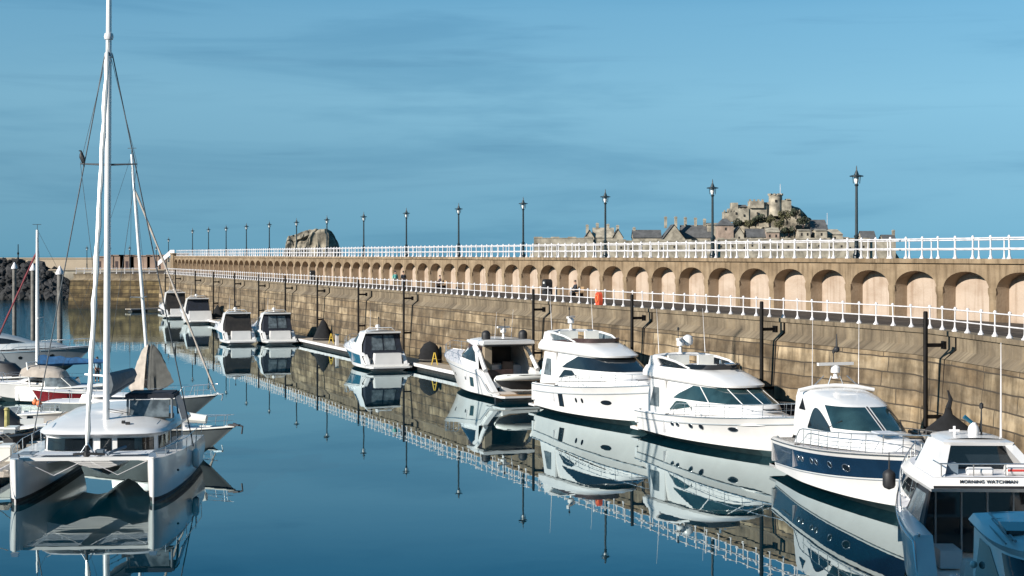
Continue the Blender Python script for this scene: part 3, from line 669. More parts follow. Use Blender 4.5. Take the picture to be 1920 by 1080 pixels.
def gable(name, label, px0, px1, eave, ridge, Y=CY-6, depth=9., along='x', wall='granite', roof='slateroof', chim=(), wins=3, base=0., hip=0., group='houses of the island fort'):
    r, w = castle(name, label, 'house', px0, px1, Y, group); ze, zr = cz(eave, Y), cz(ridge, Y); d = depth/2
    m = MB(); m.box((0, 0, (ze+base)/2), (w, depth, ze-base))
    if along == 'x' and not hip:
        for s in (-1, 1): m.add([(s*w/2, -d, ze-.01), (s*w/2, d, ze-.01), (s*w/2, 0, zr-.1), (s*(w/2-.5), -d, ze-.01), (s*(w/2-.5), d, ze-.01), (s*(w/2-.5), 0, zr-.1)], [(0, 1, 2), (5, 4, 3), (0, 2, 5, 3), (1, 4, 5, 2)])
    elif along == 'y':
        for s in (-1, 1): m.add([(-w/2, s*d, ze-.01), (w/2, s*d, ze-.01), (0, s*d, zr-.1), (-w/2, s*(d-.5), ze-.01), (w/2, s*(d-.5), ze-.01), (0, s*(d-.5), zr-.1)], [(0, 1, 2), (5, 4, 3), (0, 2, 5, 3), (1, 4, 5, 2)])
    m.build('wall', wall, r, smooth=False)
    m = MB(); e = .25
    if along == 'x':
        hx = hip*w/2
        for t_ in (0, .25): m.add([(-w/2-e, -d-e, ze+t_-.15), (w/2+e, -d-e, ze+t_-.15), (w/2+e-hx, 0, zr+t_), (-w/2-e+hx, 0, zr+t_), (w/2+e, d+e, ze+t_-.15), (-w/2-e, d+e, ze+t_-.15)], [(0, 1, 2, 3), (3, 2, 4, 5)]+([(1, 4, 2), (5, 0, 3)] if hip else []))
    else:
        for t_ in (0, .25): m.add([(-w/2-e, -d-e, ze+t_-.15), (-w/2-e, d+e, ze+t_-.15), (0, d+e, zr+t_), (0, -d-e, zr+t_), (w/2+e, -d-e, ze+t_-.15), (w/2+e, d+e, ze+t_-.15)], [(0, 3, 2, 1), (3, 4, 5, 2)])
    rf = m.build('roof', roof, r, smooth=False)
    for px, top in chim:
        x = cx(px, Y)-r.location.x; z1 = cz(top, Y); m = MB(); m.box((x, 0, (z1+zr-1)/2), (1.15, 1.0, z1-zr+1.6)); m.box((x, 0, z1), (1.4, 1.25, .3))
        for q in (-.25, .25): m.lathe([(.16, z1), (.13, z1+.6)], (x+q, 0, 0), n=6)
        m.build('chimney', wall, rf, smooth=False)
    for k in range(wins):
        x = -w/2+w*(k+.5)/wins; m = MB(); m.box((x, -d-.01, ze-1.5), (.75, .12, 1.2)); m.build('window', 'interior', r, smooth=False)
    return r
gable('gabled_house', 'pale gabled house with dark end wings and chimneys, left part of the island', 1112, 1150, 446, 428, along='x', depth=8, chim=((1120, 420), (1140, 422)), roof='granite', wins=2)
gable('gabled_house', 'small dark-roofed wing left of the pale gabled house', 1096, 1113, 446, 432, along='y', chim=((1101, 423),), wins=1)
gable('gabled_house', 'small dark-roofed wing right of the pale gabled house', 1148, 1167, 446, 430, along='y', chim=((1158, 424),), wins=1)
gable('long_house', 'long low dark-roofed house left of the barracks chimneys', 1186, 1238, 446, 432, chim=((1189, 428),), wins=4)
gable('barracks', 'barracks gable with tall chimneys, left end of the long slate roof', 1239, 1282, 450, 422, Y=CY-9, along='y', depth=16, wall='granite', chim=((1248, 408), (1267, 408)), wins=2)
gable('barracks', 'barracks range with long slate roof and a row of chimneys', 1276, 1332, 446, 423, Y=CY-4, chim=((1285, 409), (1304, 410), (1321, 412)), wins=5)
gable('square_house', 'pale square building between the barracks and the pink house', 1324, 1344, 422, 419, Y=CY-2, wall='granite', roof='granite', wins=1)
gable('pink_house', 'pink granite house with hipped slate roof at the left foot of the castle hill', 1344, 1373, 423, 411, Y=CY-16, depth=8, wall='granite2', hip=.8, wins=1)
gable('cottage', 'dark-roofed cottage right of the pink house', 1374, 1392, 440, 426, Y=CY-15, wins=1, along='y')
gable('cottage', 'broad dark-roofed cottage in the middle of the castle hill foot', 1398, 1434, 445, 430, Y=CY-16, wins=2)
gable('cottage', 'tan stone cottage below the round keep', 1434, 1458, 436, 428, Y=CY-17, wall='granite2', roof='granite', wins=2)
gable('cottage', 'pale low building at the right foot of the castle hill', 1494, 1516, 433, 431, Y=CY-17, wall='granite', roof='granite', wins=2)
gable('cottage', 'pale low building under the dark block on the right slope', 1526, 1547, 433, 431, Y=CY-18, wall='granite', roof='granite', wins=1)
gable('cottage', 'pale round-shouldered building beside the white mast', 1547, 1576, 440, 431, Y=CY-16, wall='granite', roof='granite', hip=.5, wins=1)
gable('dark_block', 'dark slate-hung block on the right slope of the castle hill', 1517, 1548, 431, 413, Y=CY-6, wall='slateroof', hip=.15, wins=0)  # walls borrow the slate colour: their shade side is put into it
gable('gabled_house', 'dark-roofed gabled house near the right tip of the island', 1612, 1638, 449, 434, Y=CY-12, wins=1)
gable('cottage', 'low dark-roofed cottage at the right tip of the island', 1652, 1675, 450, 441, Y=CY-12, chim=((1675, 433),), wins=1)
# the keep and the upper ward
r, w = castle('castle_keep', 'round granite keep crowning the castle hill', 'castle', 1441, 1481, CY+2)
m = MB(); rr = (cx(1467)-cx(1441))/2; m.lathe([(rr*1.08, cz(405)), (rr, cz(392)), (rr*.97, cz(368)), (rr*1.03, cz(367)), (rr*1.03, cz(365.5))], (-w/2+rr, 0, 0), n=20); m.build('tower', 'granite', r, smooth=True)
m = MB()
for k in range(10): m.box((-w/2+rr+rr*.95*cos(2*pi*k/10), rr*.95*sin(2*pi*k/10), cz(364.5)), (.9, .9, .8), rz=2*pi*k/10)
m.build('crenellation', 'granite', r, smooth=False)
m = MB(); m.box((w/2-1.8, 1, (cz(375)+cz(408))/2), (4.2, 6, cz(375)-cz(408))); m.box((w/2-1.0, 0, cz(374)), (1.6, 5, .6)); m.build('side_block', 'granite', r, smooth=False)
m = MB(); m.box((-w/2+rr, 0, cz(366)), (rr*1.4, rr*1.2, .8)); m.build('roof', 'slateroof', r, smooth=False)
m = MB(); m.box((-w/2+rr*.9, -rr*1.0, cz(377)), (.8, .3, 1.1)); m.build('window', 'interior', r, smooth=False)
p = at_y(1463, 364, CY+2); m = MB(); m.lathe([(.14, p.z-1), (.10, p.z+4.2), (.2, p.z+4.3), (.02, p.z+4.5)], (p.x, p.y, 0), n=6); tag(m.build('flagpole', 'white'), 'thin white flagpole on the round castle keep', 'flagpole')
p = at_y(1551, 430, CY-8); m = MB(); m.lathe([(.16, p.z-3), (.09, p.z+6.8), (.16, p.z+6.9), (.02, p.z+7.1)], (p.x, p.y, 0), n=6); tag(m.build('mast', 'white'), 'white signal mast on the right slope of the castle hill', 'mast')
r, w = castle('castle_ward', 'stepped granite upper ward wall left of the round keep', 'castle', 1357, 1442, CY+3); x0 = r.location.x
m = MB()
for a, c, t, bse in ((1357, 1376, 397, 416), (1366, 1404, 391, 416), (1372, 1384, 380, 400), (1384, 1404, 386, 400), (1402, 1438, 386, 412), (1405, 1432, 377, 390), (1434, 1444, 379, 408)):
    xa, xc = cx(a)-x0, cx(c)-x0; m.box(((xa+xc)/2, (a % 5)*.5-1, (cz(t)+cz(bse))/2), (xc-xa, 5.+a % 3*.6, cz(t)-cz(bse)))
m.build('wall', 'granite', r, smooth=False)
m = MB(); crenel(m, cx(1357)-x0, cx(1376)-x0, -3.2, cz(397), 4); crenel(m, cx(1405)-x0, cx(1432)-x0, -2.4, cz(377), 4, h=.8); crenel(m, cx(1384)-x0, cx(1404)-x0, -2., cz(391), 3); m.build('crenellation', 'granite', r, smooth=False)
m = MB(); xa, xc = cx(1383)-x0, cx(1401)-x0; m.add([(xa, -2.9, cz(388)), (xc, -2.9, cz(388)), (xc, 0, cz(383.5)), (xa, 0, cz(383.5)), (xc, 2.9, cz(388)), (xa, 2.9, cz(388))], [(0, 1, 2, 3), (3, 2, 4, 5)]); m.build('roof', 'slateroof', r, smooth=False)
m = MB()
for px, py in ((1380, 400), (1412, 384), (1424, 384), (1395, 404), (1420, 400)): m.box((cx(px)-x0, -3.32, cz(py)), (.6, .6, 1.0))
m.build('window', 'interior', r, smooth=False)
# trees and scrub on the castle hill
def bush(px, py, w, h, lab, m_='leaf', Y=CY-12, seed=0):
    rn = random.Random(seed+int(px)); p = at_y(px, py, Y); r = thing('hill_tree', lab, 'tree', (p.x, Y, p.z-h*.55), group='trees on the castle hill')
    m = MB(); m.path([(0, 0, 0), (.2, 0, h*.3), (-.1, .1, h*.7)], [.3, .22, .08], 6)
    for k in range(4): a = k*1.6; m.tube((.1, 0, h*.3), (w*.3*cos(a), w*.3*sin(a), h*.7), .12, .04, 5)
    m.build('trunk', 'brown', r)
    m = MB()
    cl = [(V((rn.uniform(-.36, .36)*w, rn.uniform(-.3, .3)*w, h*rn.uniform(.4, .85))), rn.uniform(.16, .3)*w) for _ in range(9)]
    for c_, s in cl:
        for _ in range(70):
            d = V((rn.gauss(0, 1), rn.gauss(0, 1), rn.gauss(0, .8))).normalized()*s*rn.uniform(.75, 1.08); q = c_+d
            t1 = V((rn.uniform(-1, 1), rn.uniform(-1, 1), rn.uniform(-1, 1))).normalized(); t2 = t1.cross(d.normalized()+V((.01, 0, 0))).normalized(); e = .32*rn.uniform(.6, 1.3)
            m.add([q-t1*e-t2*e*.6, q+t1*e-t2*e*.6, q+t2*e], [(0, 1, 2)])
    m.build('crown', m_, r, smooth=False)
bush(1421, 410, 5.2, 6, 'round dark green tree below the upper ward wall'); bush(1383, 419, 4.0, 4, 'dark green tree behind the pink house', seed=1); bush(1444, 412, 4.6, 5, 'olive bush on the slope under the round keep', 'scrub', seed=2)
bush(1469, 405, 5.5, 5.5, 'broad olive bush just below the keep side block', 'scrub', seed=3); bush(1461, 420, 5, 5, 'olive bush in the middle of the castle slope', 'scrub', Y=CY-14, seed=4); bush(1405, 420, 4, 3.6, 'olive bush above the broad dark-roofed cottage', 'scrub', seed=5)
bush(1492, 400, 5, 4.5, 'dark green tree on the right shoulder of the castle hill', seed=6); bush(1506, 414, 5.2, 5.5, 'dark green tree left of the dark slate block', seed=7); bush(1478, 434, 5, 4, 'low dark bush at the foot of the right slope', seed=8, Y=CY-15)
# ================================================================== unseen building added on the left so its shadow covers the two nearest boats
ax = V((.8, .6)); sdv = V((-.6, .8)); c0 = ax*(-15)+sdv*9
r = thing('shading_building', 'tall plain quayside building outside the picture on the left', 'building', (c0.x, c0.y, 0), atan2(.6, .8))
BH = 22.7
m = MB(); m.box((0, 0, BH/2), (14, 48, BH)); m.build('wall', 'render', r, smooth=False)
m = MB(); m.box((0, 0, BH+.2), (14.5, 48.5, .4)); m.build('roof', 'slateroof', r, smooth=False)
w0 = None
for fl in range(7):
    for k in range(11):
        if w0 is None: m = MB(); m.box((0, 0, 0), (.1, 1.4, 1.6)); o = w0 = m.build('window', 'glass', r, smooth=False)
        else: o = w0.copy(); COL.objects.link(o); o.parent = r
        o.location = (7.0, -22+k*4.4, 3+fl*3.2)
# ================================================================== BOAT PARTS (local: x forward from the stern, y to port, z up from the water)
class Hull:
    def __init__(s, L_, B, fs, fb, rake=.10, fine=.4, pw=2.4, sternw=.92, chz=.16, chb=.62, flare=1.3, sheer=1.5, chw=.9, cut=None):
        s.L, s.B, s.fs, s.fb, s.rake, s.fine, s.pw, s.sw, s.chz, s.chb, s.fl, s.she, s.chw, s.cut = L_, B, fs, fb, rake, fine, pw, sternw, chz, chb, flare, sheer, chw, cut
    def bs(s, t):
        a = s.sw+(1-s.sw)*min(1, t/.3)
        if t > s.fine: a *= max(0, 1-((t-s.fine)/(1-s.fine))**s.pw)
        return max(a*s.B/2, .02)
    def zs(s, t):
        z = s.fs+(s.fb-s.fs)*t**s.she
        if s.cut and t < s.cut[1]:
            f = max(0, (t-s.cut[0])/(s.cut[1]-s.cut[0])); f = f*f*(3-2*f); z = s.cut[2]+(z-s.cut[2])*f
        return z
    def bc(s, t):
        f = s.fine*.55; a = s.chw*s.B/2*(s.sw+(1-s.sw)*min(1, t/.3))
        if t > f: a *= max(0, 1-((t-f)/(1-f))**1.75)
        return max(a, .012)
    def zc(s, t): return s.chz+(s.fb*s.chb-s.chz)*t**3.4
    def edge(s, t, side=1, inset=0., dz=0.): return V((s.L*t, side*max(.0, s.bs(t)-inset), s.zs(t)+dz))
    def side(s, t, v, side=-1):
        xs, xc = s.L*t, s.L*(t-s.rake*t**3); k = v**(1+(s.fl-1)*t*1.5)
        return V((xc+(xs-xc)*v, side*(s.bc(t)+(s.bs(t)-s.bc(t))*k), s.zc(t)+(s.zs(t)-s.zc(t))*v))
    def build(s, root, bands=((0, 1, 'gel'),), bottom='antifoul', nt=44, vs=(0, .06, .14, .25, .38, .5, .62, .74, .84, .92, 1.), name='hull', tb=(0, 1)):
        mats = [bottom]+sorted({b[2] for b in bands}, key=lambda q: [b[2] for b in bands].index(q)); vs = sorted(set(vs) | {b[0] for b in bands} | {b[1] for b in bands})
        base = bands[0][2]; m = MB(); rows = []
        for i in range(nt+1):
            t = i/nt; t = 1-(1-t)**1.25; row = []
            kx = s.L*(t-(s.rake+.03)*t**3); kz = -.55+(s.zc(t)*.75+.5)*t**4
            for sd_ in (-1, 1):
                r_ = [V((kx, 0, kz))]+[s.side(t, v, sd_) for v in vs]
                row = r_[::-1] if sd_ < 0 else row+r_[1:]
            rows.append(row)
        nv = len(vs)
        def mr(i, j):
            q = nv-1-j if j < nv else j-nv
            t = 1-(1-(i+.5)/nt)**1.25
            if q == 0 and j in (nv-1, nv): return 0
            k = q-1
            vm = (vs[k]+vs[k+1])/2; r_ = base
            for b in bands:
                if b[0] <= vm <= b[1] and (len(b) < 5 or b[3] <= t <= b[4]): r_ = b[2]
            return mats.index(r_)
        m.grid(rows, mrow=mr, flip=True)
        n = len(rows[0]); m.f.append(tuple(range(n))); m.m.append(mats.index(base))
        return m.build(name, mats, root, recalc=True, angle=40)
    def deck(s, root, t0, t1=.985, mt='deck', crown=.1, name='deck', dz=-.04, inset=.03):
        m = MB(); rows = []
        for i in range(25):
            t = t0+(t1-t0)*i/24; rows.append([V((s.L*t, max(.01, s.bs(t)-inset)*q, s.zs(t)+dz+crown*(1-q*q)*min(1, s.bs(t)))) for q in (-1, -.8, -.5, -.2, .2, .5, .8, 1)])
        m.grid(rows, flip=True)
        k = len(rows[0]); m.grid([rows[0], [p-V((0, 0, .9)) for p in rows[0]]]); return m.build(name, mt, root)
    def gunwale(s, root, t0=0., t1=1., r=.045, mt='grey', z=-.1, name='rub_rail'):
        m = MB()
        for sd_ in (-1, 1): m.path([s.side(t0+(t1-t0)*i/24, 1+z/max(.3, s.zs(t0+(t1-t0)*i/24)-s.zc(t0+(t1-t0)*i/24)), sd_) for i in range(25)], r, 6)
        return m.build(name, mt, root)
    def rail(s, root, t0=.35, t1=.985, h=.62, n=8, inset=.12, mid=True, name='bow_rail', r=.014):
        m = MB()
        def P(t, sd_, z): q = s.edge(min(t, .995), sd_, inset); return q+V((z*.12, 0, z))
        ts = [t0+(t1-t0)*i/24 for i in range(25)]
        loop = [P(t, -1, h*min(1, (i+.3)/2.5)) for i, t in enumerate(ts)]+[P(t, 1, h*min(1, (i+.3)/2.5)) for i, t in reversed(list(enumerate(ts)))]
        m.path(loop, r*1.15, 6)
        if mid: m.path([P(t, -1, h*.5) for t in ts[3:]]+[P(t, 1, h*.5) for t in reversed(ts[3:])], r*.6, 5)
        for i in range(n):
            t = t0+(t1-t0)*(i+.5)/n
            for sd_ in (-1, 1): m.tube(P(t, sd_, -.05), P(t, sd_, h*min(1, ((i+.5)*24/n+.3)/2.5)), r, n=6)
        return m.build(name, 'steel', root)
    def cockpit(s, root, t0, t1, floor=.75, mt='teak', thick=.28, top=None):
        m = MB(); ts = [t0+(t1-t0)*i/8 for i in range(9)]
        m.grid([[V((s.L*t, (s.bs(t)-thick)*q, floor)) for q in (-1, 1)] for t in ts], flip=True); m.build('cockpit_sole', mt, root)
        m = MB()
        for sd_ in (-1, 1):
            m.grid([[V((s.L*t, sd_*(s.bs(t)-.02), s.zs(t)-.03)), V((s.L*t, sd_*(s.bs(t)-.06), s.zs(t)+.05)), V((s.L*t, sd_*(s.bs(t)-thick), s.zs(t)+.05)), V((s.L*t, sd_*(s.bs(t)-thick), floor))] for t in ts], flip=sd_ > 0)
        t = t0; y = s.bs(t)-.02
        zt = top or s.zs(t); m.box((s.L*t+.12, 0, (floor+zt)/2-.1), (.24, 2*y-(.1 if top else 0), zt-floor+.2)); m.build('coaming', 'gel', root)
    def window(s, root, t, v, wt, hv, name='hull_window', mt='glass', sides=(-1, 1), shape='oval', frame=None, off=.015):
        for sd_ in sides:
            f = lambda a, b: s.side(a, b, sd_)
            lo, hi = oval(v, hv/2) if shape == 'oval' else (v-hv/2, v+hv/2)
            m = MB(); patch(m, f, t-wt/2, t+wt/2, lo, hi, 10, 3, off, (s.L*.5, 0, .5)); o = m.build(name, mt, root)
            if frame:
                pts = [f(t+wt*.56*cos(2*pi*k/18), v+hv*.56*sin(2*pi*k/18))+V((0, sd_*off, 0)) for k in range(18)] if shape == 'oval' else [f(t+wt*.5*a, v+hv*.5*b)+V((0, sd_*off, 0)) for a, b in ((-1, -1), (1, -1), (1, 1), (-1, 1))]
                fm_ = MB(); fm_.path(pts, .018, 5, closed=True); fm_.build('frame', frame, o)
    def plate(s, root, t0, t1, v0, v1, mt, name='side_panel', sides=(-1, 1), off=.006):
        for sd_ in sides:
            m = MB(); patch(m, lambda a, b: s.side(a, b, sd_), t0, t1, v0, v1, 16, 4, off, (s.L*.5, 0, .5)); m.build(name, mt, root)
class Cab:
    """Rounded deckhouse: levels (z aft, z fore, x aft, x fore, half width, squareness)."""
    def __init__(s, *lv): s.lv = lv
    def par(s, v):
        i = min(int(max(v, 0)), len(s.lv)-2); f = v-i; return [a+(b-a)*f for a, b in zip(s.lv[i], s.lv[i+1])]
    def P(s, q, v):
        za, zf, xa, xf, hw, n = s.par(v); a = min(abs(q), 1)*pi/2; c_, s_ = max(cos(a), 1e-9)**(2/n), max(sin(a), 0)**(2/n)
        f = c_; x = xa+(xf-xa)*f; return V((x, (1 if q > 0 else -1)*hw*s_, za+(zf-za)*f))
    def q_at(s, f, v):
        n = s.par(v)[5]; return acos(max(0, min(1, f))**(n/2))/(pi/2)
    def build(s, root, name, mt, crown=.06, sub=3, ns=40, cap=True, capmat=None, aft=True, floor=False):
        m = MB(); K = len(s.lv)-1; qs = [-1+2*i/ns for i in range(ns+1)]
        # even out the long sides
        rows = []
        for k in range(K*sub+1):
            v = k/sub; za, zf, xa, xf, hw, n = s.par(v); h = ns//2; ds, pp_ = [0.], None; gs = [g/240 for g in range(241)]; aa = []
            for g in gs:          # even steps along the outline
                a = g**3/(g**3+(1-g)**3); aa.append(a); p_ = s.P(a, v)
                if pp_ is not None: ds.append(ds[-1]+(p_-pp_).length)
                pp_ = p_
            half, j = [], 0
            for i in range(h+1):
                w_ = ds[-1]*i/h
                while j < 239 and ds[j+1] < w_: j += 1
                f = (w_-ds[j])/max(1e-9, ds[j+1]-ds[j]); half.append(aa[j]+(aa[j+1]-aa[j])*min(1, f))
            rows.append([s.P(-q, v) for q in half[:0:-1]]+[s.P(q if q else 0, v) for q in half])
        m.grid(rows, flip=True); mats = [mt]+([capmat] if capmat else [])
        if cap:
            T = rows[-1]; h = ns//2; cr = []
            for i in range(h+1):
                a, b = T[i], T[ns-i]; w = abs(a.y-b.y)/2; cr.append([a.lerp(b, j/8)+V((0, 0, crown*(1-(j/4-1)**2)*min(1, w))) for j in range(9)])
            m.grid(cr, len(mats)-1)
        if aft: m.grid([[r_[0], r_[-1]] for r_ in rows])
        if floor:
            m.f.append(tuple(range(ns+1))); m.m.append(0)
        return m.build(name, mats, root, recalc=True, angle=32)
    def win(s, root, name, mt, q0, q1, lo, hi, na=24, nb=4, off=.015, parent=None, inside=None):
        za, zf, xa, xf, hw, n = s.par(.5); ins = inside or V(((xa+xf)/2-.5, 0, za))
        m = MB(); patch(m, s.P, q0, q1, lo, hi, na, nb, off, ins); return m.build(name, mt, parent or root)
    def q_y(s, f): n = s.par(.5)[5]; return math.copysign(math.asin(min(1, abs(f))**(n/2))/(pi/2), f)
    def winy(s, root, name, mt, y0, y1, lo, hi, off=.015):
        za, zf, xa, xf, hw, n = s.par(.5); m = MB(); patch(m, lambda a, b: s.P(s.q_y(a), b), y0, y1, lo, hi, 12, 3, off, (xa, 0, za)); return m.build(name, mt, root)
    def bar(s, root, name, mt, q, lo, hi, r=.03, q2=None):
        m = MB(); m.path([s.P(q+((q2 or q)-q)*i/6, lo+(hi-lo)*i/6) for i in range(7)], r, 6); return m.build(name, mt, root)
def place(u, D, away):            # empty pose of a boat lying along the wall; stern at (u, D)
    p = W(u, D); return (p.x, p.y, 0), WALL_ROT+(0 if away else pi)
def antenna(root, x, y, z, h, lean=0, r=.014, name='whip_antenna', mt='white'):
    m = MB(); m.path([(x, y, z), (x+lean*h*.5, y, z+h*.5), (x+lean*h, y, z+h)], [r*1.6, r, r*.5], 5); m.build(name, mt, root)
def radar(root, x, z, mast=.5, bar_=1.3, yaw=.6, dome=False, light=True):
    m = MB(); m.lathe([(.16, z), (.09, z+.1), (.07, z+mast)], (x, 0, 0), n=10); m.build('radar_mast', 'gel', root)
    m = MB(); m.lathe([(.05, z+mast), (.2, z+mast+.02), (.2, z+mast+.24), (.1, z+mast+.32)], (x, 0, 0), n=12)
    if bar_: m.box((x, 0, z+mast+.38), (.14, bar_, .12), rz=yaw)
    m.build('radar_scanner', 'gel', root)
    if light:
        m = MB(); m.lathe([(.025, z+mast), (.02, z+mast+.8), (.06, z+mast+.82), (.06, z+mast+.95), (.01, z+mast+.98)], (x-.25, .0, 0), n=8); m.build('light_mast', 'rubber', root)
def swim(root, x0, w, z=.32, d=1., mt='teak'):
    m = MB(); m.prism([(x0-d, -w/2+.25), (x0-d+.2, -w/2), (x0+.15, -w/2), (x0+.15, w/2), (x0-d+.2, w/2), (x0-d, w/2-.25)], z-.12, z); m.build('swim_platform', 'gel', root, smooth=False)
    m = MB(); m.prism([(x0-d+.1, -w/2+.3), (x0-.02, -w/2+.15), (x0-.02, w/2-.15), (x0-d+.1, w/2-.3)], z+.003, z+.012); m.build('platform_boards', mt, root, smooth=False)
def fender(root, x, y, z, mt='white', r=.11, h=.6):
    m = MB(); m.lathe([(.02, z-h/2-.06), (r*.8, z-h/2), (r, z-h/2+.08), (r, z+h/2-.08), (r*.8, z+h/2), (.03, z+h/2+.08), (.012, z+h/2+.6)], (x, y, 0), n=10); m.build('fender', mt, root)
def cleats(root, H, ts):
    for t in ts:
        for sd_ in (-1, 1):
            m = MB(); p = H.edge(t, sd_, .16, .03); m.box(p+V((0, 0, .03)), (.06, .05, .07)); m.box(p+V((0, 0, .08)), (.26, .04, .03)); m.build('cleat', 'steel', root)
def seat(root, c, d, mt='cush', back=True):
    m = MB(); m.box((c[0], c[1], c[2]+d[2]/2), d)
    if back: m.box((c[0]-d[0]/2+.08, c[1], c[2]+d[2]+.22), (.16, d[1], .5))
    m.build('seat', mt, root, smooth=False)
# ------------------------------------------------------------------ flybridge yachts
def fly_yacht(name, label, loc, rz, L_=13.4, B=4.2, fs=1.65, fb=2.55, glass='glass', deflect='brown', mull=0, bands=((0, 1, 'gel'),), ports='princess', radar_x=2.2, anchor=True, flyglass=True, dz=0.):
    r = thing(name, label, 'yacht', loc, rz, None); H = Hull(L_, B, fs, fb, rake=.10, chz=.30, chb=.17, flare=1.5); base_ = r
    H.build(r, bands); H.deck(r, .27); H.gunwale(r, .0, 1, .04, 'grey', -.42 if ports == 'princess' else -.35); H.gunwale(r, .0, 1, .03, 'steel', -.02, 'toe_rail')
    H.cockpit(r, .0, .28, .85); swim(r, 0, B*.86, .36, 1.0); H.rail(r, .30, .985, .62, 8)
    cleats(r, H, (.03, .55, .93))
    k = L_/13.4
    n0 = set(base_.children)
    ss = Cab((1.6, 2.2, 3.1*k, 11.9*k, 1.78, 2.6), (2.1, 2.62, 3.1*k, 11.5*k, 1.66, 2.7), (2.3, 2.74, 3.1*k, 10.4*k, 1.60, 2.8)); ss.build(r, 'coachroof', 'gel', crown=.14, aft=False)
    # saloon with wrap-around glass
    sal = Cab((2.0, 2.55, 3.0*k, 10.5*k, 1.76, 3.4), (2.86, 2.98, 3.0*k, 10.1*k, 1.72, 3.5), (3.74, 3.68, 3.0*k, 8.2*k, 1.58, 3.6), (3.84, 3.78, 3.0*k, 8.0*k, 1.56, 3.6)); sal.build(r, 'saloon', 'gel', cap=False)
    qa = sal.q_at(.16, 1.5); ramp_ = lambda q: 1.05+.0*q
    top = lambda q: 1.05+.87*min(1, (min(q, 1-q)/.10))**.6
    sal.win(r, 'saloon_window', glass, -qa, qa, 1.02, top, 60, 4, .02)
    if mull:
        for q in [sal.q_y(f_) for f_ in (-.93, -.55, 0, .55, .93)]: sal.bar(r, 'window_pillar', 'gel', q, 1.0, 2.0, .035)
    qa, qb = sal.q_at(.10, .6), sal.q_at(.42, .6)
    for sd_ in (-1, 1): sal.win(r, 'lower_window', glass, sd_*qa, sd_*qb, lambda q: .25+.3*q, lambda q: .25+.62*min(1, 3*(1-q))**.7*min(1, 5*q+.1), 14, 3)
    # aft glass doors and side wings
    m = MB(); m.box((3.0*k-.02, 0, 2.2), (.05, 2.4, 2.5)); m.build('saloon_door', 'glass', r, smooth=False)
    for sd_ in (-1, 1):
        m = MB(); y = sd_*1.72; pts = [(.9*k, 1.75), (3.2*k, 1.9), (3.2*k, 3.7), (1.6*k, 3.7)]
        m.slab(pts, y-.05, y+.05, lambda a, z, d: V((a, d, z))); w_ = m.build('side_wing', 'gel', r, smooth=False)
        m = MB(); m.slab([(1.5*k, 2.3), (2.6*k, 2.3), (2.6*k, 3.3), (1.95*k, 3.3)], y+sd_*.045-.02, y+sd_*.045+.02, lambda a, z, d: V((a, d, z))); m.build('wing_window', 'clear', w_, smooth=False)
    # brow and flybridge coaming
    br = Cab((3.76, 3.70, .8*k, 8.6*k, 1.74, 3.8), (3.84, 3.80, .7*k, 8.6*k, 1.80, 3.8), (4.08, 4.04, .7*k, 7.8*k, 1.78, 3.7), (4.36, 4.40, .8*k, 6.2*k, 1.62, 3.6)); br.build(r, 'flybridge', 'gel', crown=-.05, floor=True, capmat='deck')
    co_ = Cab((4.34, 4.38, .8*k, 6.16*k, 1.60, 3.6), (4.60, 4.66, 1.0*k, 6.3*k, 1.58, 3.6)); 
    m = MB(); patch(m, co_.P, -co_.q_at(.3, .5), co_.q_at(.3, .5), lambda q: 0, lambda q: .15+.85*min(1, min(q, 1-q)*5), 40, 2, .02, (3, 0, 4.4)); m.build('wind_deflector', deflect, r)
    # coaming swept up to the arch
    for sd_ in (-1, 1):
        m = MB(); m.path([(5.2*k, sd_*1.38, 4.42), (4.0*k, sd_*1.52, 4.70), (2.6*k, sd_*1.52, 4.82), (1.5*k, sd_*1.50, 4.84), (1.25*k, sd_*1.5, 4.72)], [.05, .06, .07, .09, .09], 8); m.build('coaming_rail', 'gel', r)
        m = MB(); m.slab([(.75*k, 4.0), (2.1*k, 4.25), (2.3*k, 4.45), (1.7*k, 4.86), (1.2*k, 4.86)], sd_*1.53-.07, sd_*1.53+.07, lambda a, z, d: V((a, d, z))); m.build('arch_leg', 'gel', r)
        if flyglass: m = MB(); m.slab([(2.2*k, 4.42), (4.6*k, 4.45), (3.9*k, 4.66), (2.5*k, 4.76), (1.95*k, 4.76)], sd_*1.5-.015, sd_*1.5+.015, lambda a, z, d: V((a, d, z))); m.build('fly_window', 'clear' if deflect == 'brown' else 'glass', r, smooth=False)
    m = MB(); m.path([(1.5*k, -1.5, 4.84), (1.45*k, -.8, 4.9), (1.4*k, 0, 4.92), (1.45*k, .8, 4.9), (1.5*k, 1.5, 4.84)], .09, 8); m.build('arch_beam', 'gel', r)
    seat(r, (3.3*k, .6, 4.26), (.5, .9, .22), 'gel2'); seat(r, (2.4*k, -.5, 4.24), (.5, 1.2, .2), 'gel2')
    m = MB(); m.box((4.9*k, -.6, 4.45), (.4, .7, .3), taper=.7); m.build('helm_console', 'gel', r)
    radar(r, 1.5*k, 4.92, .42, 1.5, .9)
    for sd_ in (-1, 1): antenna(r, 1.7*k, sd_*1.35, 5.0, 2.3, -.12)
    for ch in base_.children:
        if ch not in n0: ch.location.z += dz
    m = MB(); m.box((11.0*k, -.1, H.zs(.82)+.33), (.62, .62, .06), rz=0); m.build('deck_hatch', 'glass', r, smooth=False)
    m = MB(); m.box((6.6*k, .1, 4.1), (.25, .5, .05), ry=.2); m.lathe([(.07, 0), (.07, .18)], (6.4*k, -.3, 4.12), n=8); m.build('horn', 'steel', r)
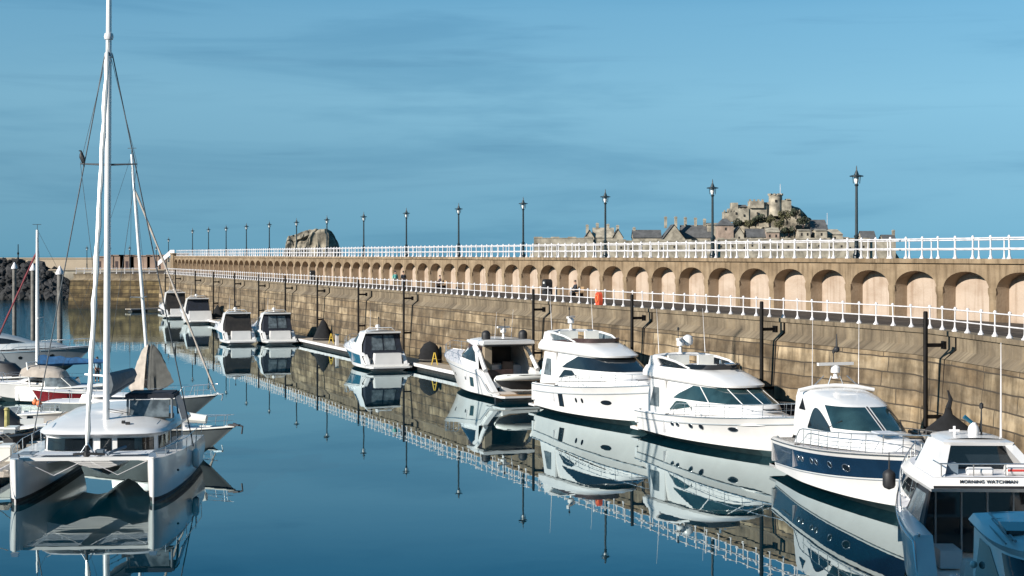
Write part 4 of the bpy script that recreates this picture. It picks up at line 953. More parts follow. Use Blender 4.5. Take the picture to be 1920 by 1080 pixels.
    if anchor:
        m = MB(); m.box((L_+.05, 0, fb-.05), (.7, .14, .1)); m.path([(L_-.1, 0, fb+.03), (L_+.35, 0, fb-.1), (L_+.3, 0, fb-.5)], .045, 6); m.build('anchor', 'steel', r)
    return r, H
loc, rz = place(91.2, 38.05, False)
y1, H = fly_yacht('flybridge_yacht', 'white flybridge yacht with brown wind deflector, black wrap-around glass and one upright hull window', loc, rz, 14.2, 4.25)
H.window(y1, .335, .47, .042, .50, 'hull_window', 'glass', shape='rect', frame='rubber')
for t in (.475, .525): H.window(y1, t, .52, .018, .17, 'porthole', 'glass')
H.window(y1, .70, .50, .075, .15, 'hull_window', 'glass')
loc, rz = place(76.9, 38.25, False)
y2, H = fly_yacht('flybridge_yacht', 'white flybridge yacht with green pillared windscreen and pairs of square portholes', loc, rz, 13.6, 4.2, 1.28, 2.12, glass='glass2', mull=5, deflect='glass', ports='b', dz=-.62)
for t, w_ in ((.335, .020), (.375, .020), (.47, .022), (.54, .024)): H.window(y2, t, .62, w_, .18, 'porthole', 'glass', frame='steel')
H.window(y2, .72, .60, .045, .13, 'porthole', 'glass', frame='steel')
m = MB(); m.lathe([(.05, 4.7), (.26, 4.8), (.3, 5.0), (.24, 5.2), (.08, 5.3)], (1.5, .45, 0), n=14); m.build('satellite_dome', 'gel', y2)
# ------------------------------------------------------------------ hardtop yacht with navy sides
def hardtop_yacht():
    hx = V((.115, -.9934)); st = V((13.2, 69.6)); r = thing('hardtop_yacht', 'white hardtop yacht with navy hull band, round steel portholes and big two-pane windscreen', 'yacht', (st.x, st.y, 0), atan2(hx.y, hx.x))
    H = Hull(14.3, 4.3, 1.58, 2.55, rake=.11, chz=.26, chb=.17, flare=1.5, sheer=1.4)
    H.build(r, ((0, 1, 'gel'),))
    for sd_ in (-1, 1):
        lo_ = lambda q: .20+.36*q**.85; f_ = lambda a, b: H.side(a, b, sd_)
        m = MB(); patch(m, f_, .015, .965, lo_, lambda q: .85+.04*q, 50, 6, .008, (6, 0, .5)); o = m.build('navy_panel', 'navy', r)
        m = MB(); m.path([H.side(.015+.95*i/30, lo_(i/30)-.035, sd_)+V((0, sd_*.01, 0)) for i in range(31)], .022, 5); m.build('trim_line', 'grey', r); H.deck(r, .25); H.gunwale(r, 0, 1, .035, 'steel', -.06); H.cockpit(r, 0, .27, .8); swim(r, 0, 3.6, .36, 1.1)
    H.rail(r, .24, .985, .7, 11, r=.018)
    cleats(r, H, (.04, .5, .93))
    c = Cab((1.7, 2.3, 2.6, 11.6, 1.72, 2.6), (2.1, 2.66, 2.6, 11.0, 1.6, 2.6), (2.3, 2.74, 2.6, 9.9, 1.5, 2.7)); c.build(r, 'coachroof', 'gel', crown=.12, aft=False)
    h = Cab((1.95, 2.45, 2.3, 9.3, 1.66, 2.9), (2.5, 2.72, 2.2, 8.85, 1.62, 2.9), (3.55, 3.55, 2.0, 6.55, 1.46, 3.1), (3.78, 3.72, 1.9, 5.7, 1.36, 3.0), (3.90, 3.84, 2.0, 4.8, 1.15, 2.8)); h.build(r, 'hardtop', 'gel', crown=.08, sub=3, aft=False)
    for a, b in ((-.60, -.010), (.010, .60)): h.win(r, 'windscreen', 'glass2', a, b, 1.06, 1.93, 16, 6, .02)
    h.bar(r, 'windscreen_pillar', 'rubber', 0, 1.04, 1.95, .035)
    for sd_ in (-1, 1):
        a, b = h.q_at(.66, 1.4), h.q_at(.30, 1.4); h.win(r, 'side_window', 'glass', sd_*a, sd_*b, .75, lambda q: .75+1.0*max(.02, sin(pi*min(1, q*.9+.08)))**.7, 16, 5, .02)
        a, b = h.q_at(.27, 2.), h.q_at(.12, 2.); h.win(r, 'quarter_window', 'glass', sd_*a, sd_*b, 1.55, lambda q: 1.6+.42*(1-abs(2*q-1)), 10, 3, .02)
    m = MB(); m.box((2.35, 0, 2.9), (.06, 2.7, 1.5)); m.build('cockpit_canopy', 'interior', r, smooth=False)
    m = MB(); m.path([(2.9, -1.62, 3.86), (2.8, -.9, 4.0), (2.75, 0, 4.05), (2.8, .9, 4.0), (2.9, 1.62, 3.86)], .085, 8); m.build('arch_beam', 'gel', r)
    for q, s_ in ((-.55, 1), (.55, -1), (-.2, .6), (.2, -.6)):
        m = MB(); m.tube((2.8, q*1.9, 3.95), (2.75, q*.9, 4.45), .025, n=6); m.build('radar_strut', 'steel', r)
    radar(r, 2.75, 4.35, .22, 1.7, .25)
    m = MB(); m.ball((2.75, .05, 5.55), .13, 10); m.lathe([(.05, 5.65), (.02, 6.2)], (2.75, .05, 0), n=6); m.build('tricolour_light', 'rubber', r)
    for y in (-.95, 1.05): antenna(r, 2.6, y, 3.95, 3.4, .02)
    for t, w_ in ((.30, .018), (.335, .018), (.415, .018), (.45, .018), (.545, .02)): H.window(r, t, .66, w_, .13, 'porthole', 'glass', frame='steel')
    H.window(r, .64, .64, .036, .14, 'porthole', 'glass', frame='steel')
    m = MB(); m.path([H.side(.12+.10*i/14, .72+.012*sin(i*2.2), -1)+V((0, -.02, 0)) for i in range(15)], .022, 5); m.build('name_script', 'steel', r)
    m = MB(); m.box((11.4, .1, 2.86), (.7, .55, .05)); m.build('deck_hatch', 'glass', r, smooth=False)
    m = MB(); m.box((10.2, -.55, 2.9), (.9, .7, .05)); m.build('sun_pad', 'nonskid', r, smooth=False)
    for s_ in (-.4, .5):
        m = MB(); m.path([h.P(s_-.28, 1.0)+V((.12, 0, .05)), h.P(s_-.05, 1.35)+V((.1, 0, .05))], .018, 5); m.build('wiper', 'rubber', r)
    m = MB(); m.box((14.35, 0, 2.48), (.7, .14, .1)); m.path([(14.2, 0, 2.56), (14.65, 0, 2.44), (14.6, 0, 2.05)], .05, 6); m.build('anchor', 'steel', r)
    return r
hardtop_yacht()
# ------------------------------------------------------------------ express boats seen from the stern
def express(name, label, u, D, L_=10.5, B=3.7, side='petrol', canvas='canvas', fs=1.35, fb=2.0, band=(.22, .86, .17, .85), roof=3.15, dark=False, group=None, turn=0., radar_=True):
    loc, rz = place(u, D, True); r = thing(name, label, 'motorboat', loc, rz+turn)
    H = Hull(L_, B, fs, fb, rake=.1, chz=.2, chb=.18, flare=1.35, sternw=.95, fine=.45, cut=(.015, .16, .55))
    bands = [(0, 1, 'gel')]
    if side: bands.append((band[0], band[1], side, band[2], band[3]))
    H.build(r, bands); H.deck(r, .38); H.gunwale(r, 0, 1, .04, 'gel', -.05); H.rail(r, .42, .985, .55, 6)
    # transom block, platform
    H.cockpit(r, .11, .40, .70, top=.95); swim(r, 0.05, B*.92, .40, 1.15, 'gel2')
    tw = .84 if not side else .60; th = 1.75 if not side else 1.42
    m = MB(); m.box((.62, -.12, (th+.5)/2), (.7, B*tw, th-.5), taper=.93); m.build('transom_block', 'gel', r)
    m = MB(); m.box((.31, 0, 1.12), (.03, B*.26, .05)); m.build('name_plate', 'steel', r, smooth=False)
    m = MB(); m.box((.12, 0, .2), (.2, B*.8, .16)); m.build('boot_stripe', 'rubber', r, smooth=False)
    for sd_ in (-1, 1):
        m = MB(); m.slab([(.0, .35), (1.2, .5), (2.2, fs-.1), (2.0, fs+.12), (1.2, fs+.02), (.55, .95)], sd_*(B/2*.9-.30), sd_*(B/2*.9-.02), lambda a, z, d: V((a, d, z))); m.build('quarter_moulding', 'gel', r)
    # cabin front with sloping screen, hardtop
    c = Cab((fs-.1, fb-.05, 3.4, L_*.90, B*.40, 2.5), (fs+.4, fb+.30, 3.4, L_*.80, B*.37, 2.6)); c.build(r, 'coachroof', 'gel', crown=.14, aft=False)
    h = Cab((fs, fs+.35, 1.7, L_*.66, B*.45, 2.9), (fs+.75, fs+.85, 2.0, L_*.60, B*.43, 3.), (roof-.28, roof-.2, 1.6, L_*.45, B*.39, 3.2), (roof-.08, roof-.05, 1.4, L_*.43, B*.385, 3.2), (roof, roof+.02, 1.55, L_*.38, B*.33, 3.)); 
    h.build(r, 'hardtop', 'gel', crown=.1, aft=False)
    h.win(r, 'windscreen', 'glass', -.62, .62, 1.08, 1.94, 24, 5)
    for sd_ in (-1, 1):
        a, b = h.q_at(.78, 1.4), h.q_at(.42, 1.4); h.win(r, 'side_window', 'glass', sd_*a, sd_*b, 1.02, lambda q: 1.05+.85*(1-(1-min(1, q*1.6))**2)*min(1, 6*(1-q)), 12, 4)
    # canopy that closes the cockpit
    wt, wb, zb = B*.36, B*.43, .98; xa, xb = 1.75, .98
    m = MB(); out = [(-wb, zb), (wb, zb), (wt, roof-.1), (-wt, roof-.1)]
    f = lambda y, z: V((xb+(xa-xb)*(z-zb)/(roof-zb), y, z))
    m.grid([[f(-wb+(wt-wb)*-(j/6), zb+(roof-.1-zb)*j/6), f(wb+(wt-wb)*(j/6), zb+(roof-.1-zb)*j/6)] for j in range(7)])
    for sd_ in (-1, 1): m.grid([[f(sd_*(wb+(wt-wb)*j/6), zb+(roof-.1-zb)*j/6), V((3.4-.5*j/6, sd_*(wb+.03+(wt-wb)*j/6), zb+.1+(roof-.1-zb-.1)*j/6))] for j in range(7)], flip=sd_ < 0)
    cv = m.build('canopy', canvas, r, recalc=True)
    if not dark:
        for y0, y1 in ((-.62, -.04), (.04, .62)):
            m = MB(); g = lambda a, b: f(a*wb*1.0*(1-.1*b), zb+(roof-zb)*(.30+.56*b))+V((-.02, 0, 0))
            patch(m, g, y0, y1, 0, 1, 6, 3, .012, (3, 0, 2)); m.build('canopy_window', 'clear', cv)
    m = MB(); m.box((1.5, 0, roof-.06), (.5, 2*wt+.16, .14)); m.build('roof_edge', 'gel', r)
    if radar_: radar(r, 3.0, roof+.05, .16, .0, 0, light=True)
    m = MB(); m.path([(2.4, -wt+.1, roof), (2.3, -wt*.7, roof+.28), (2.3, wt*.7, roof+.28), (2.4, wt-.1, roof)], .035, 6); m.build('roof_rail', 'gel', r)
    antenna(r, 2.4, wt*.6, roof, 1.8, -.1); cleats(r, H, (.1, .9))
    fender(r, 4, -B/2-.08, .7); fender(r, 2.2, -B/2-.08, .7); return r, H
express('motorboat', 'white motorboat with petrol-blue hull sides and navy cockpit canopy, stern towards us', 126.2, 37.3, 11.2, 3.9)
express('motorboat', 'white motorboat with navy canopy windows, right one of the rafted pair', 167.5, 37.6, 10.5, 3.8, side='petrol', roof=3.3)
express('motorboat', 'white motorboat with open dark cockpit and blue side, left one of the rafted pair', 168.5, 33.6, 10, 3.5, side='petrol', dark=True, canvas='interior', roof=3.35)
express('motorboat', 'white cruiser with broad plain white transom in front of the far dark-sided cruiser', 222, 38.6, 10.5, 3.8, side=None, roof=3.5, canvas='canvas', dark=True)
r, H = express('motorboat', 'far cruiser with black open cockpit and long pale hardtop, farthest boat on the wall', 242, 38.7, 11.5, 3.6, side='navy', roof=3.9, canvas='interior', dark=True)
# ------------------------------------------------------------------ sport yacht with black domes, tender on its platform
def sport_yacht():
    loc, rz = place(97.3, 37.9, True); r = thing('sport_yacht', 'white open sport yacht with two black domes on its hardtop, stern quarter towards us', 'yacht', loc, rz)
    H = Hull(14.2, 4.3, 1.75, 2.65, rake=.09, chz=.25, chb=.17, flare=1.4, sternw=.96, fine=.55, cut=(.03, .2, .62)); B = 4.3
    H.build(r, ((0, 1, 'gel'),)); H.deck(r, .36); H.gunwale(r, 0, 1, .035, 'steel', -.3); H.cockpit(r, .10, .38, .95, top=1.15); H.rail(r, .45, .985, .6, 7)
    swim(r, .1, 4.0, .42, 1.5); cleats(r, H, (.12, .9))
    m = MB(); m.box((.2, 0, .14), (.3, 3.7, .3)); m.build('boot_stripe', 'rubber', r, smooth=False)
    for sd_ in (-1, 1):
        m = MB(); m.slab([(-.2, .42), (1.6, .42), (2.6, 1.7), (2.2, 1.8), (1.1, 1.15)], sd_*1.66, sd_*1.98, lambda a, z, d: V((a, d, z))); m.build('quarter_moulding', 'gel', r)
    m = MB(); m.box((1.3, -.2, .8), (.6, 2.6, .75), taper=.9); m.build('transom_block', 'gel', r)
    m = MB(); m.box((1.6, -.9, .9), (.9, .5, .9)); m.build('cockpit_steps', 'teak', r, smooth=False)
    h = Cab((1.8, 2.2, 3.4, 9.9, 1.82, 2.8), (2.35, 2.6, 3.6, 9.4, 1.78, 2.9), (3.45, 3.5, 4.2, 6.9, 1.58, 3.1)); 
    h.build(r, 'windscreen_frame', 'gel', cap=False, aft=False); h.win(r, 'windscreen', 'glass2', -.60, .60, 1.05, 1.96, 24, 5)
    for sd_ in (-1, 1):
        a, b = h.q_at(.72, 1.4), h.q_at(.10, 1.4); h.win(r, 'side_window', 'glass', sd_*a, sd_*b, .85, lambda q: .9+.95*max(0, 1-abs(1-1.55*q))**.7 if q < .99 else .9, 18, 5, .02)
        # the swept side arch that carries the roof
        m = MB(); m.path([(2.0, sd_*1.86, 1.85), (2.6, sd_*1.84, 2.3), (3.4, sd_*1.78, 3.0), (4.4, sd_*1.72, 3.45), (6.5, sd_*1.5, 3.62)], [.16, .15, .13, .13, .1], 8); m.build('side_arch', 'gel', r)
    t = Cab((3.42, 3.5, 2.7, 7.3, 1.72, 3.4), (3.55, 3.58, 2.5, 7.4, 1.84, 3.4), (3.76, 3.74, 2.5, 7.1, 1.80, 3.3), (3.84, 3.84, 2.7, 6.4, 1.5, 3.2)); t.build(r, 'hardtop', 'gel', crown=.06, floor=True)
    m = MB(); m.box((2.62, 0, 3.44), (.1, 3.3, .06)); m.build('hardtop_seam', 'rubber', r, smooth=False)
    # dark cockpit interior: bulkhead, seats, awning roll
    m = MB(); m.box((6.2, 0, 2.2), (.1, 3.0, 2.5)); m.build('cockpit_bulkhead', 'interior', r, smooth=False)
    m = MB(); m.box((4.6, 1.55, 2.4), (3.2, .06, 2.0)); m.build('side_curtain', 'brown', r, smooth=False)
    m = MB(); m.box((3.1, 1.35, 2.45), (.5, .5, 2.0)); m.build('curtain', 'khaki', r, smooth=False)
    seat(r, (2.9, .6, .95), (.8, 1.8, .45), 'brown'); seat(r, (5.2, -.8, .95), (.7, .8, .8), 'brown')
    for y in (-1.3, 1.35):
        m = MB(); m.lathe([(.12, 3.82), (.3, 3.86), (.31, 4.15)]+[(.31*cos(a*pi/12), 4.15+.31*sin(a*pi/12)) for a in range(1, 6)]+[(.02, 4.46)], (3.3, y, 0), n=18); m.build('satellite_dome', 'rubber', r)
    radar(r, 3.6, 3.86, .4, 1.0, .3); antenna(r, 3.7, -.6, 3.85, 2.0, -.2); antenna(r, 3.9, .5, 3.85, 1.8, -.2)
    H.window(r, .30, .44, .056, .40, 'hull_window', 'glass2', shape='rect', frame='gel2')
    H.window(r, .40, .50, .016, .14, 'porthole', 'glass'); H.window(r, .60, .50, .018, .14, 'porthole', 'glass')
    fender(r, 1.2, -1.9, 1.5, 'paleblue', .2, .7)
    # the tender rests on the platform
    p = W(97.3-.75, 37.9-.5); q = TEN = thing('inflatable_tender', 'white and black inflatable tender lying across the bathing platform of the sport yacht', 'tender', (p.x, p.y, .95), WALL_ROT+pi/2); q.rotation_euler = (R(28), 0, WALL_ROT+pi/2)
    m = MB()
    for s_ in (-1, 1): m.path([(-1.45, .55*s_, .42), (-.8, .60*s_, .40), (.4, .60*s_, .42), (1.1, .42*s_, .5), (1.5, .06*s_, .62)], [.2, .23, .23, .22, .17], 12)
    m.build('tube', 'gel2', q)
    m = MB()
    rows = [[V((x, w_*k, z-(1-abs(k))*d)) for k in (-1, -.5, 0, .5, 1)] for x, w_, z, d in ((-1.5, .72, .34, .5), (-.5, .76, .34, .55), (.6, .7, .36, .5), (1.2, .5, .44, .36), (1.62, .05, .6, .1))]
    m.grid(rows); m.build('hull', 'rubber', q, recalc=True)
    m = MB(); m.box((-.2, 0, .42), (.35, 1.0, .08)); m.build('thwart', 'grey', q, smooth=False)
    m = MB(); m.path([(-1.3, -.78, .46), (0, -.84, .45), (1.0, -.66, .54)], .025, 5); m.path([(-1.3, .78, .46), (0, .84, .45), (1.0, .66, .54)], .025, 5); m.build('grab_line', 'rubber', q)
    m = MB(); m.box((-1.5, 0, .55), (.3, .35, .5), taper=.8); m.build('outboard', 'rubber', q); return r
sport_yacht()
# ------------------------------------------------------------------ the near cruiser seen from its stern (name on the flybridge overhang)
def text(parent, body, size, loc, rot, mt, name='lettering', ext=.004, spacing=1.1, bold=.0025):
    cu = bpy.data.curves.new(name, 'FONT'); cu.body = body; cu.size = size; cu.align_x = 'CENTER'; cu.align_y = 'CENTER'; cu.extrude = ext; cu.space_character = spacing; cu.offset = bold
    o = bpy.data.objects.new(name, cu); COL.objects.link(o)
    dg = bpy.context.evaluated_depsgraph_get(); me = bpy.data.meshes.new_from_object(o.evaluated_get(dg)); bpy.data.objects.remove(o); 
    me.materials.clear(); me.materials.append(M[mt]); o = bpy.data.objects.new(name, me); COL.objects.link(o); o.parent = parent; o.location = loc; o.rotation_euler = rot; return o
def near_cruiser():
    hd = V((.035, 1.)); st = V((13.35, 42.4)); r = thing('motor_cruiser', 'large white cruiser with its stern towards us and lettering on the flybridge overhang', 'yacht', (st.x, st.y, 0), atan2(hd.y, hd.x))
    H = Hull(12.4, 5.2, 1.9, 2.5, rake=.1, chz=.25, chb=.18, flare=1.4, sternw=1., fine=.04, pw=1.75, cut=(.0, .035, .9)); H.build(r); H.deck(r, .36); H.cockpit(r, .0, .38, .8, 'gel2', .55, top=.9); H.gunwale(r, 0, 1, .04, 'steel', -.1); H.rail(r, .34, .985, .66, 9, r=.02); swim(r, 0, 3.9, .4, 1.0)
    # dark saloon, glass doors under the overhang
    s_ = Cab((1.7, 2.3, 4.3, 10.2, 1.62, 2.9), (2.95, 2.9, 4.4, 8.6, 1.5, 3.0)); s_.build(r, 'saloon', 'gel', cap=False)
    for sd_ in (-1, 1): s_.win(r, 'side_window', 'glass', sd_*s_.q_at(.05, .5), sd_*s_.q_at(.8, .5), .3, .92, 20, 4)
    s_.win(r, 'windscreen', 'glass', -.6, .6, .3, .95, 20, 4)
    m = MB(); m.box((4.27, 0, 1.85), (.06, 3.4, 2.0)); d_ = m.build('saloon_door', 'glass', r, smooth=False)
    for y in (-1.1, -.35, .4, 1.15):
        m = MB(); m.box((4.22, y, 1.9), (.05, .05, 2.0)); m.build('door_frame', 'grey', d_, smooth=False)
    for sd_ in (-1, 1):       # side screens with clear panel, swept to the gunwale
        m = MB(); m.slab([(1.3, 1.3), (4.4, 1.5), (4.4, 2.85), (2.9, 2.85)], sd_*1.6-.03, sd_*1.6+.03, lambda a, z, d: V((a, d+sd_*(2.85-z)*.42, z))); w_ = m.build('side_screen', 'rubber', r, smooth=False)
        m = MB(); m.slab([(2.3, 1.75), (4.2, 1.85), (4.2, 2.72), (3.0, 2.72)], sd_*1.6-.045, sd_*1.6+.045, lambda a, z, d: V((a, d+sd_*(2.85-z)*.42, z))); m.build('clear_panel', 'clear', w_, smooth=False)
    # overhang of the flybridge with the name
    o_ = Cab((2.83, 2.8, 2.6, 8.6, 1.63, 4.2), (2.94, 2.9, 2.45, 8.7, 1.67, 4.2), (3.02, 3.0, 2.5, 8.5, 1.65, 4.0), (3.24, 3.24, 2.55, 7.6, 1.61, 3.8)); o_.build(r, 'flybridge', 'gel', crown=.02, floor=True, capmat='deck')
    m = MB(); m.box((2.47, 0, 2.98), (.05, 3.2, .07)); m.build('overhang_stripe', 'rubber', r, smooth=False)
    text(r, 'MORNING WATCHMAN', .135, (2.50, .06, 3.13), (R(90), 0, R(-90)), 'ink', spacing=1.12)
    # raked arch with dark canvas between its legs
    for sd_ in (-1, 1):
        m = MB(); m.slab([(2.55, 3.2), (5.2, 3.2), (5.6, 4.05), (4.8, 4.08), (4.0, 4.05)], sd_*1.42-.14, sd_*1.42+.16, lambda a, z, d: V((a, d-(z-3.2)*.62*sd_, z))); m.build('arch_leg', 'gel', r)
    t = Cab((3.98, 3.98, 3.9, 6.6, .98, 3.5), (4.08, 4.08, 3.85, 6.7, 1.02, 3.5), (4.14, 4.14, 4.1, 6.4, .85, 3.2)); t.build(r, 'hardtop', 'gel', crown=.05, floor=True)
    m = MB(); m.add([(4.25, -1.32, 3.2), (4.25, 1.32, 3.2), (4.35, .86, 4.0), (4.35, -.86, 4.0), (6.4, -1.3, 3.2), (6.4, 1.3, 3.2), (6.3, .86, 4.0), (6.3, -.86, 4.0)], [(0, 1, 2, 3), (5, 4, 7, 6), (4, 0, 3, 7), (1, 5, 6, 2)]); m.build('flybridge_enclosure', 'glass', r, smooth=False)
    m = MB(); m.box((3.6, 1.05, 3.4), (.9, .6, .3)); m.build('seat', 'cush', r, smooth=False)
    m = MB()
    for x, y in ((2.62, 1.35), (2.62, .45), (2.62, -.45), (2.62, -1.35)): m.tube((x, y, 3.2), (x, y, 3.62), .018, n=6)
    m.path([(3.4, 1.4, 3.62), (2.62, 1.4, 3.62), (2.62, -1.4, 3.62), (3.4, -1.4, 3.62)], .02, 6); m.build('fly_rail', 'steel', r)
    # deck gear on the overhang
    def can(y, l, rr, mt, band=None):
        m = MB(); m.path([(2.95, y-l/2, 3.25+rr), (2.95, y-l/2+.05, 3.25+rr), (2.95, y+l/2-.05, 3.25+rr), (2.95, y+l/2, 3.25+rr)], [rr*.7, rr, rr, rr*.7], 14); o = m.build('liferaft_canister', mt, r)
        if band:
            m = MB(); m.box((2.95-rr, y, 3.25+rr), (.02, l*.92, .06)); m.build('stripe', band, o, smooth=False)
    can(-.98, .95, .17, 'gel', 'redstripe'); can(.2, .75, .12, 'gel')
    m = MB(); m.box((5., .42, 4.30), (.05, .30, .06)); m.box((5., .42, 4.28), (.06, .06, .3)); m.build('antenna_cross', 'white', r, smooth=False)
    m = MB(); m.lathe([(.08, 4.12), (.14, 4.16), (.17, 4.32), (.14, 4.44), (.09, 4.5), (.07, 4.55)], (4.9, -.12, 0), n=14); m.build('search_light', 'gel', r)
    m = MB(); m.tube((4.9, -.1, 4.52), (4.9, .16, 4.72), .05, .07, 10); m.build('horn', 'petrol', r)
    m = MB(); m.lathe([(.03, 4.1), (.02, 4.95), (.06, 4.97), (.06, 5.1), (.01, 5.14)], (4.9, -.35, 0), n=8); m.build('light_mast', 'rubber', r)
    antenna(r, 5, -.95, 4.1, 2.8, .0, .022)
    # cockpit: seats and lines
    m = MB(); m.box((.6, .2, 1.05), (.5, 2.2, .5), taper=.9); m.build('transom_seat', 'gel2', r)
    m = MB(); m.box((2.2, 1.3, 1.1), (1.1, .6, .5)); m.build('cockpit_locker', 'gel', r, smooth=False)
    m = MB(); m.path([(1.2+.2*cos(a*.8), -.4+.26*sin(a*.8), .89+.004*a) for a in range(24)], .022, 5); m.build('coiled_rope', 'petrol', r)
    fender(r, 7.4, 1.86, 2.5, 'rubber', .2, .5); cleats(r, H, (.04, .5, .9)); return r
near_cruiser()
# ------------------------------------------------------------------ the shaded boat in the bottom right corner, bow towards us
def shaded_boat():
    hd = V((-.10, -.995)); st = V((12.65, 40.2)); SHD = -.33; r = thing('cabin_boat', 'white cabin boat with hardtop and dark roof hatch in the bottom right corner, in shade', 'motorboat', (st.x, st.y, 0), atan2(hd.y, hd.x))
    H = Hull(10.6, 3.6, 1.4, 2.1, chz=.2, chb=.42); H.build(r); H.deck(r, .34); H.gunwale(r, 0, 1, .04, 'steel', -.1); H.cockpit(r, 0, .35, .8); H.rail(r, .5, .98, .55, 5); swim(r, 0, 3.2, .35, .8)
    c = Cab((1.4, 1.9, 3.6, 9.4, 1.5, 2.5), (1.9, 2.3, 3.6, 8.4, 1.35, 2.6)); c.build(r, 'coachroof', 'gel', crown=.12, aft=False)
    h = Cab((1.5, 1.9, 2.6, 7.8, 1.5, 2.9), (2.2, 2.3, 2.4, 7.3, 1.48, 3.0), (3.35, 3.2, 2.2, 5.7, 1.42, 3.3), (3.5, 3.36, 2.0, 5.65, 1.52, 3.6), (3.66, 3.5, 2.1, 5.3, 1.42, 3.4), (3.74, 3.6, 2.5, 4.9, 1.2, 3.2)); h.build(r, 'hardtop', 'gel', crown=.05, aft=False)
    for a, b in ((-.62, -.03), (.03, .62)): h.win(r, 'windscreen', 'glass', a, b, 1.05, 1.95, 14, 5, .02)
    for sd_ in (-1, 1): h.win(r, 'side_window', 'glass2', sd_*h.q_at(.62, 1.4), sd_*h.q_at(.08, 1.4), 1.0, lambda q: 1.05+.86*min(1, 2.2*q+.1)**.7*min(1, 8*(1-q)+.1), 16, 4)
    m = MB(); m.path([(5.25, -1.16, 3.57), (3.2, -1.2, 3.70), (3.2, 1.2, 3.70), (5.25, 1.16, 3.57)], .018, 5); m.path([(5.3, -1.3, 3.5), (2.4, -1.34, 3.66)], .02, 5); m.build('roof_rail', 'slate', r)
    m = MB(); m.box((4.3, -.78, 3.68), (.9, .8, .09), ry=.06); m.build('roof_hatch', 'glass', r)
    m = MB(); m.path([(5.3, -1.1, 3.56), (2.6, -1.14, 3.74), (2.6, 1.14, 3.74), (5.3, 1.1, 3.56)], .035, 6); m.build('roof_rail', 'grey', r)
    m = MB(); m.ball((2.15, -1.45, 3.42), .07, 8); m.build('side_light', 'ink', r)
    m = MB(); m.ball((3.0, -1.58, 2.6), .09, 8); m.build('deck_lamp', 'gel2', r); cleats(r, H, (.05, .9))
    for ch in r.children:
        if ch.name.split('.')[0] in ('hardtop', 'windscreen', 'side_window', 'roof_hatch', 'roof_rail', 'side_light', 'deck_lamp'): ch.location.z += SHD
    return r
shaded_boat()
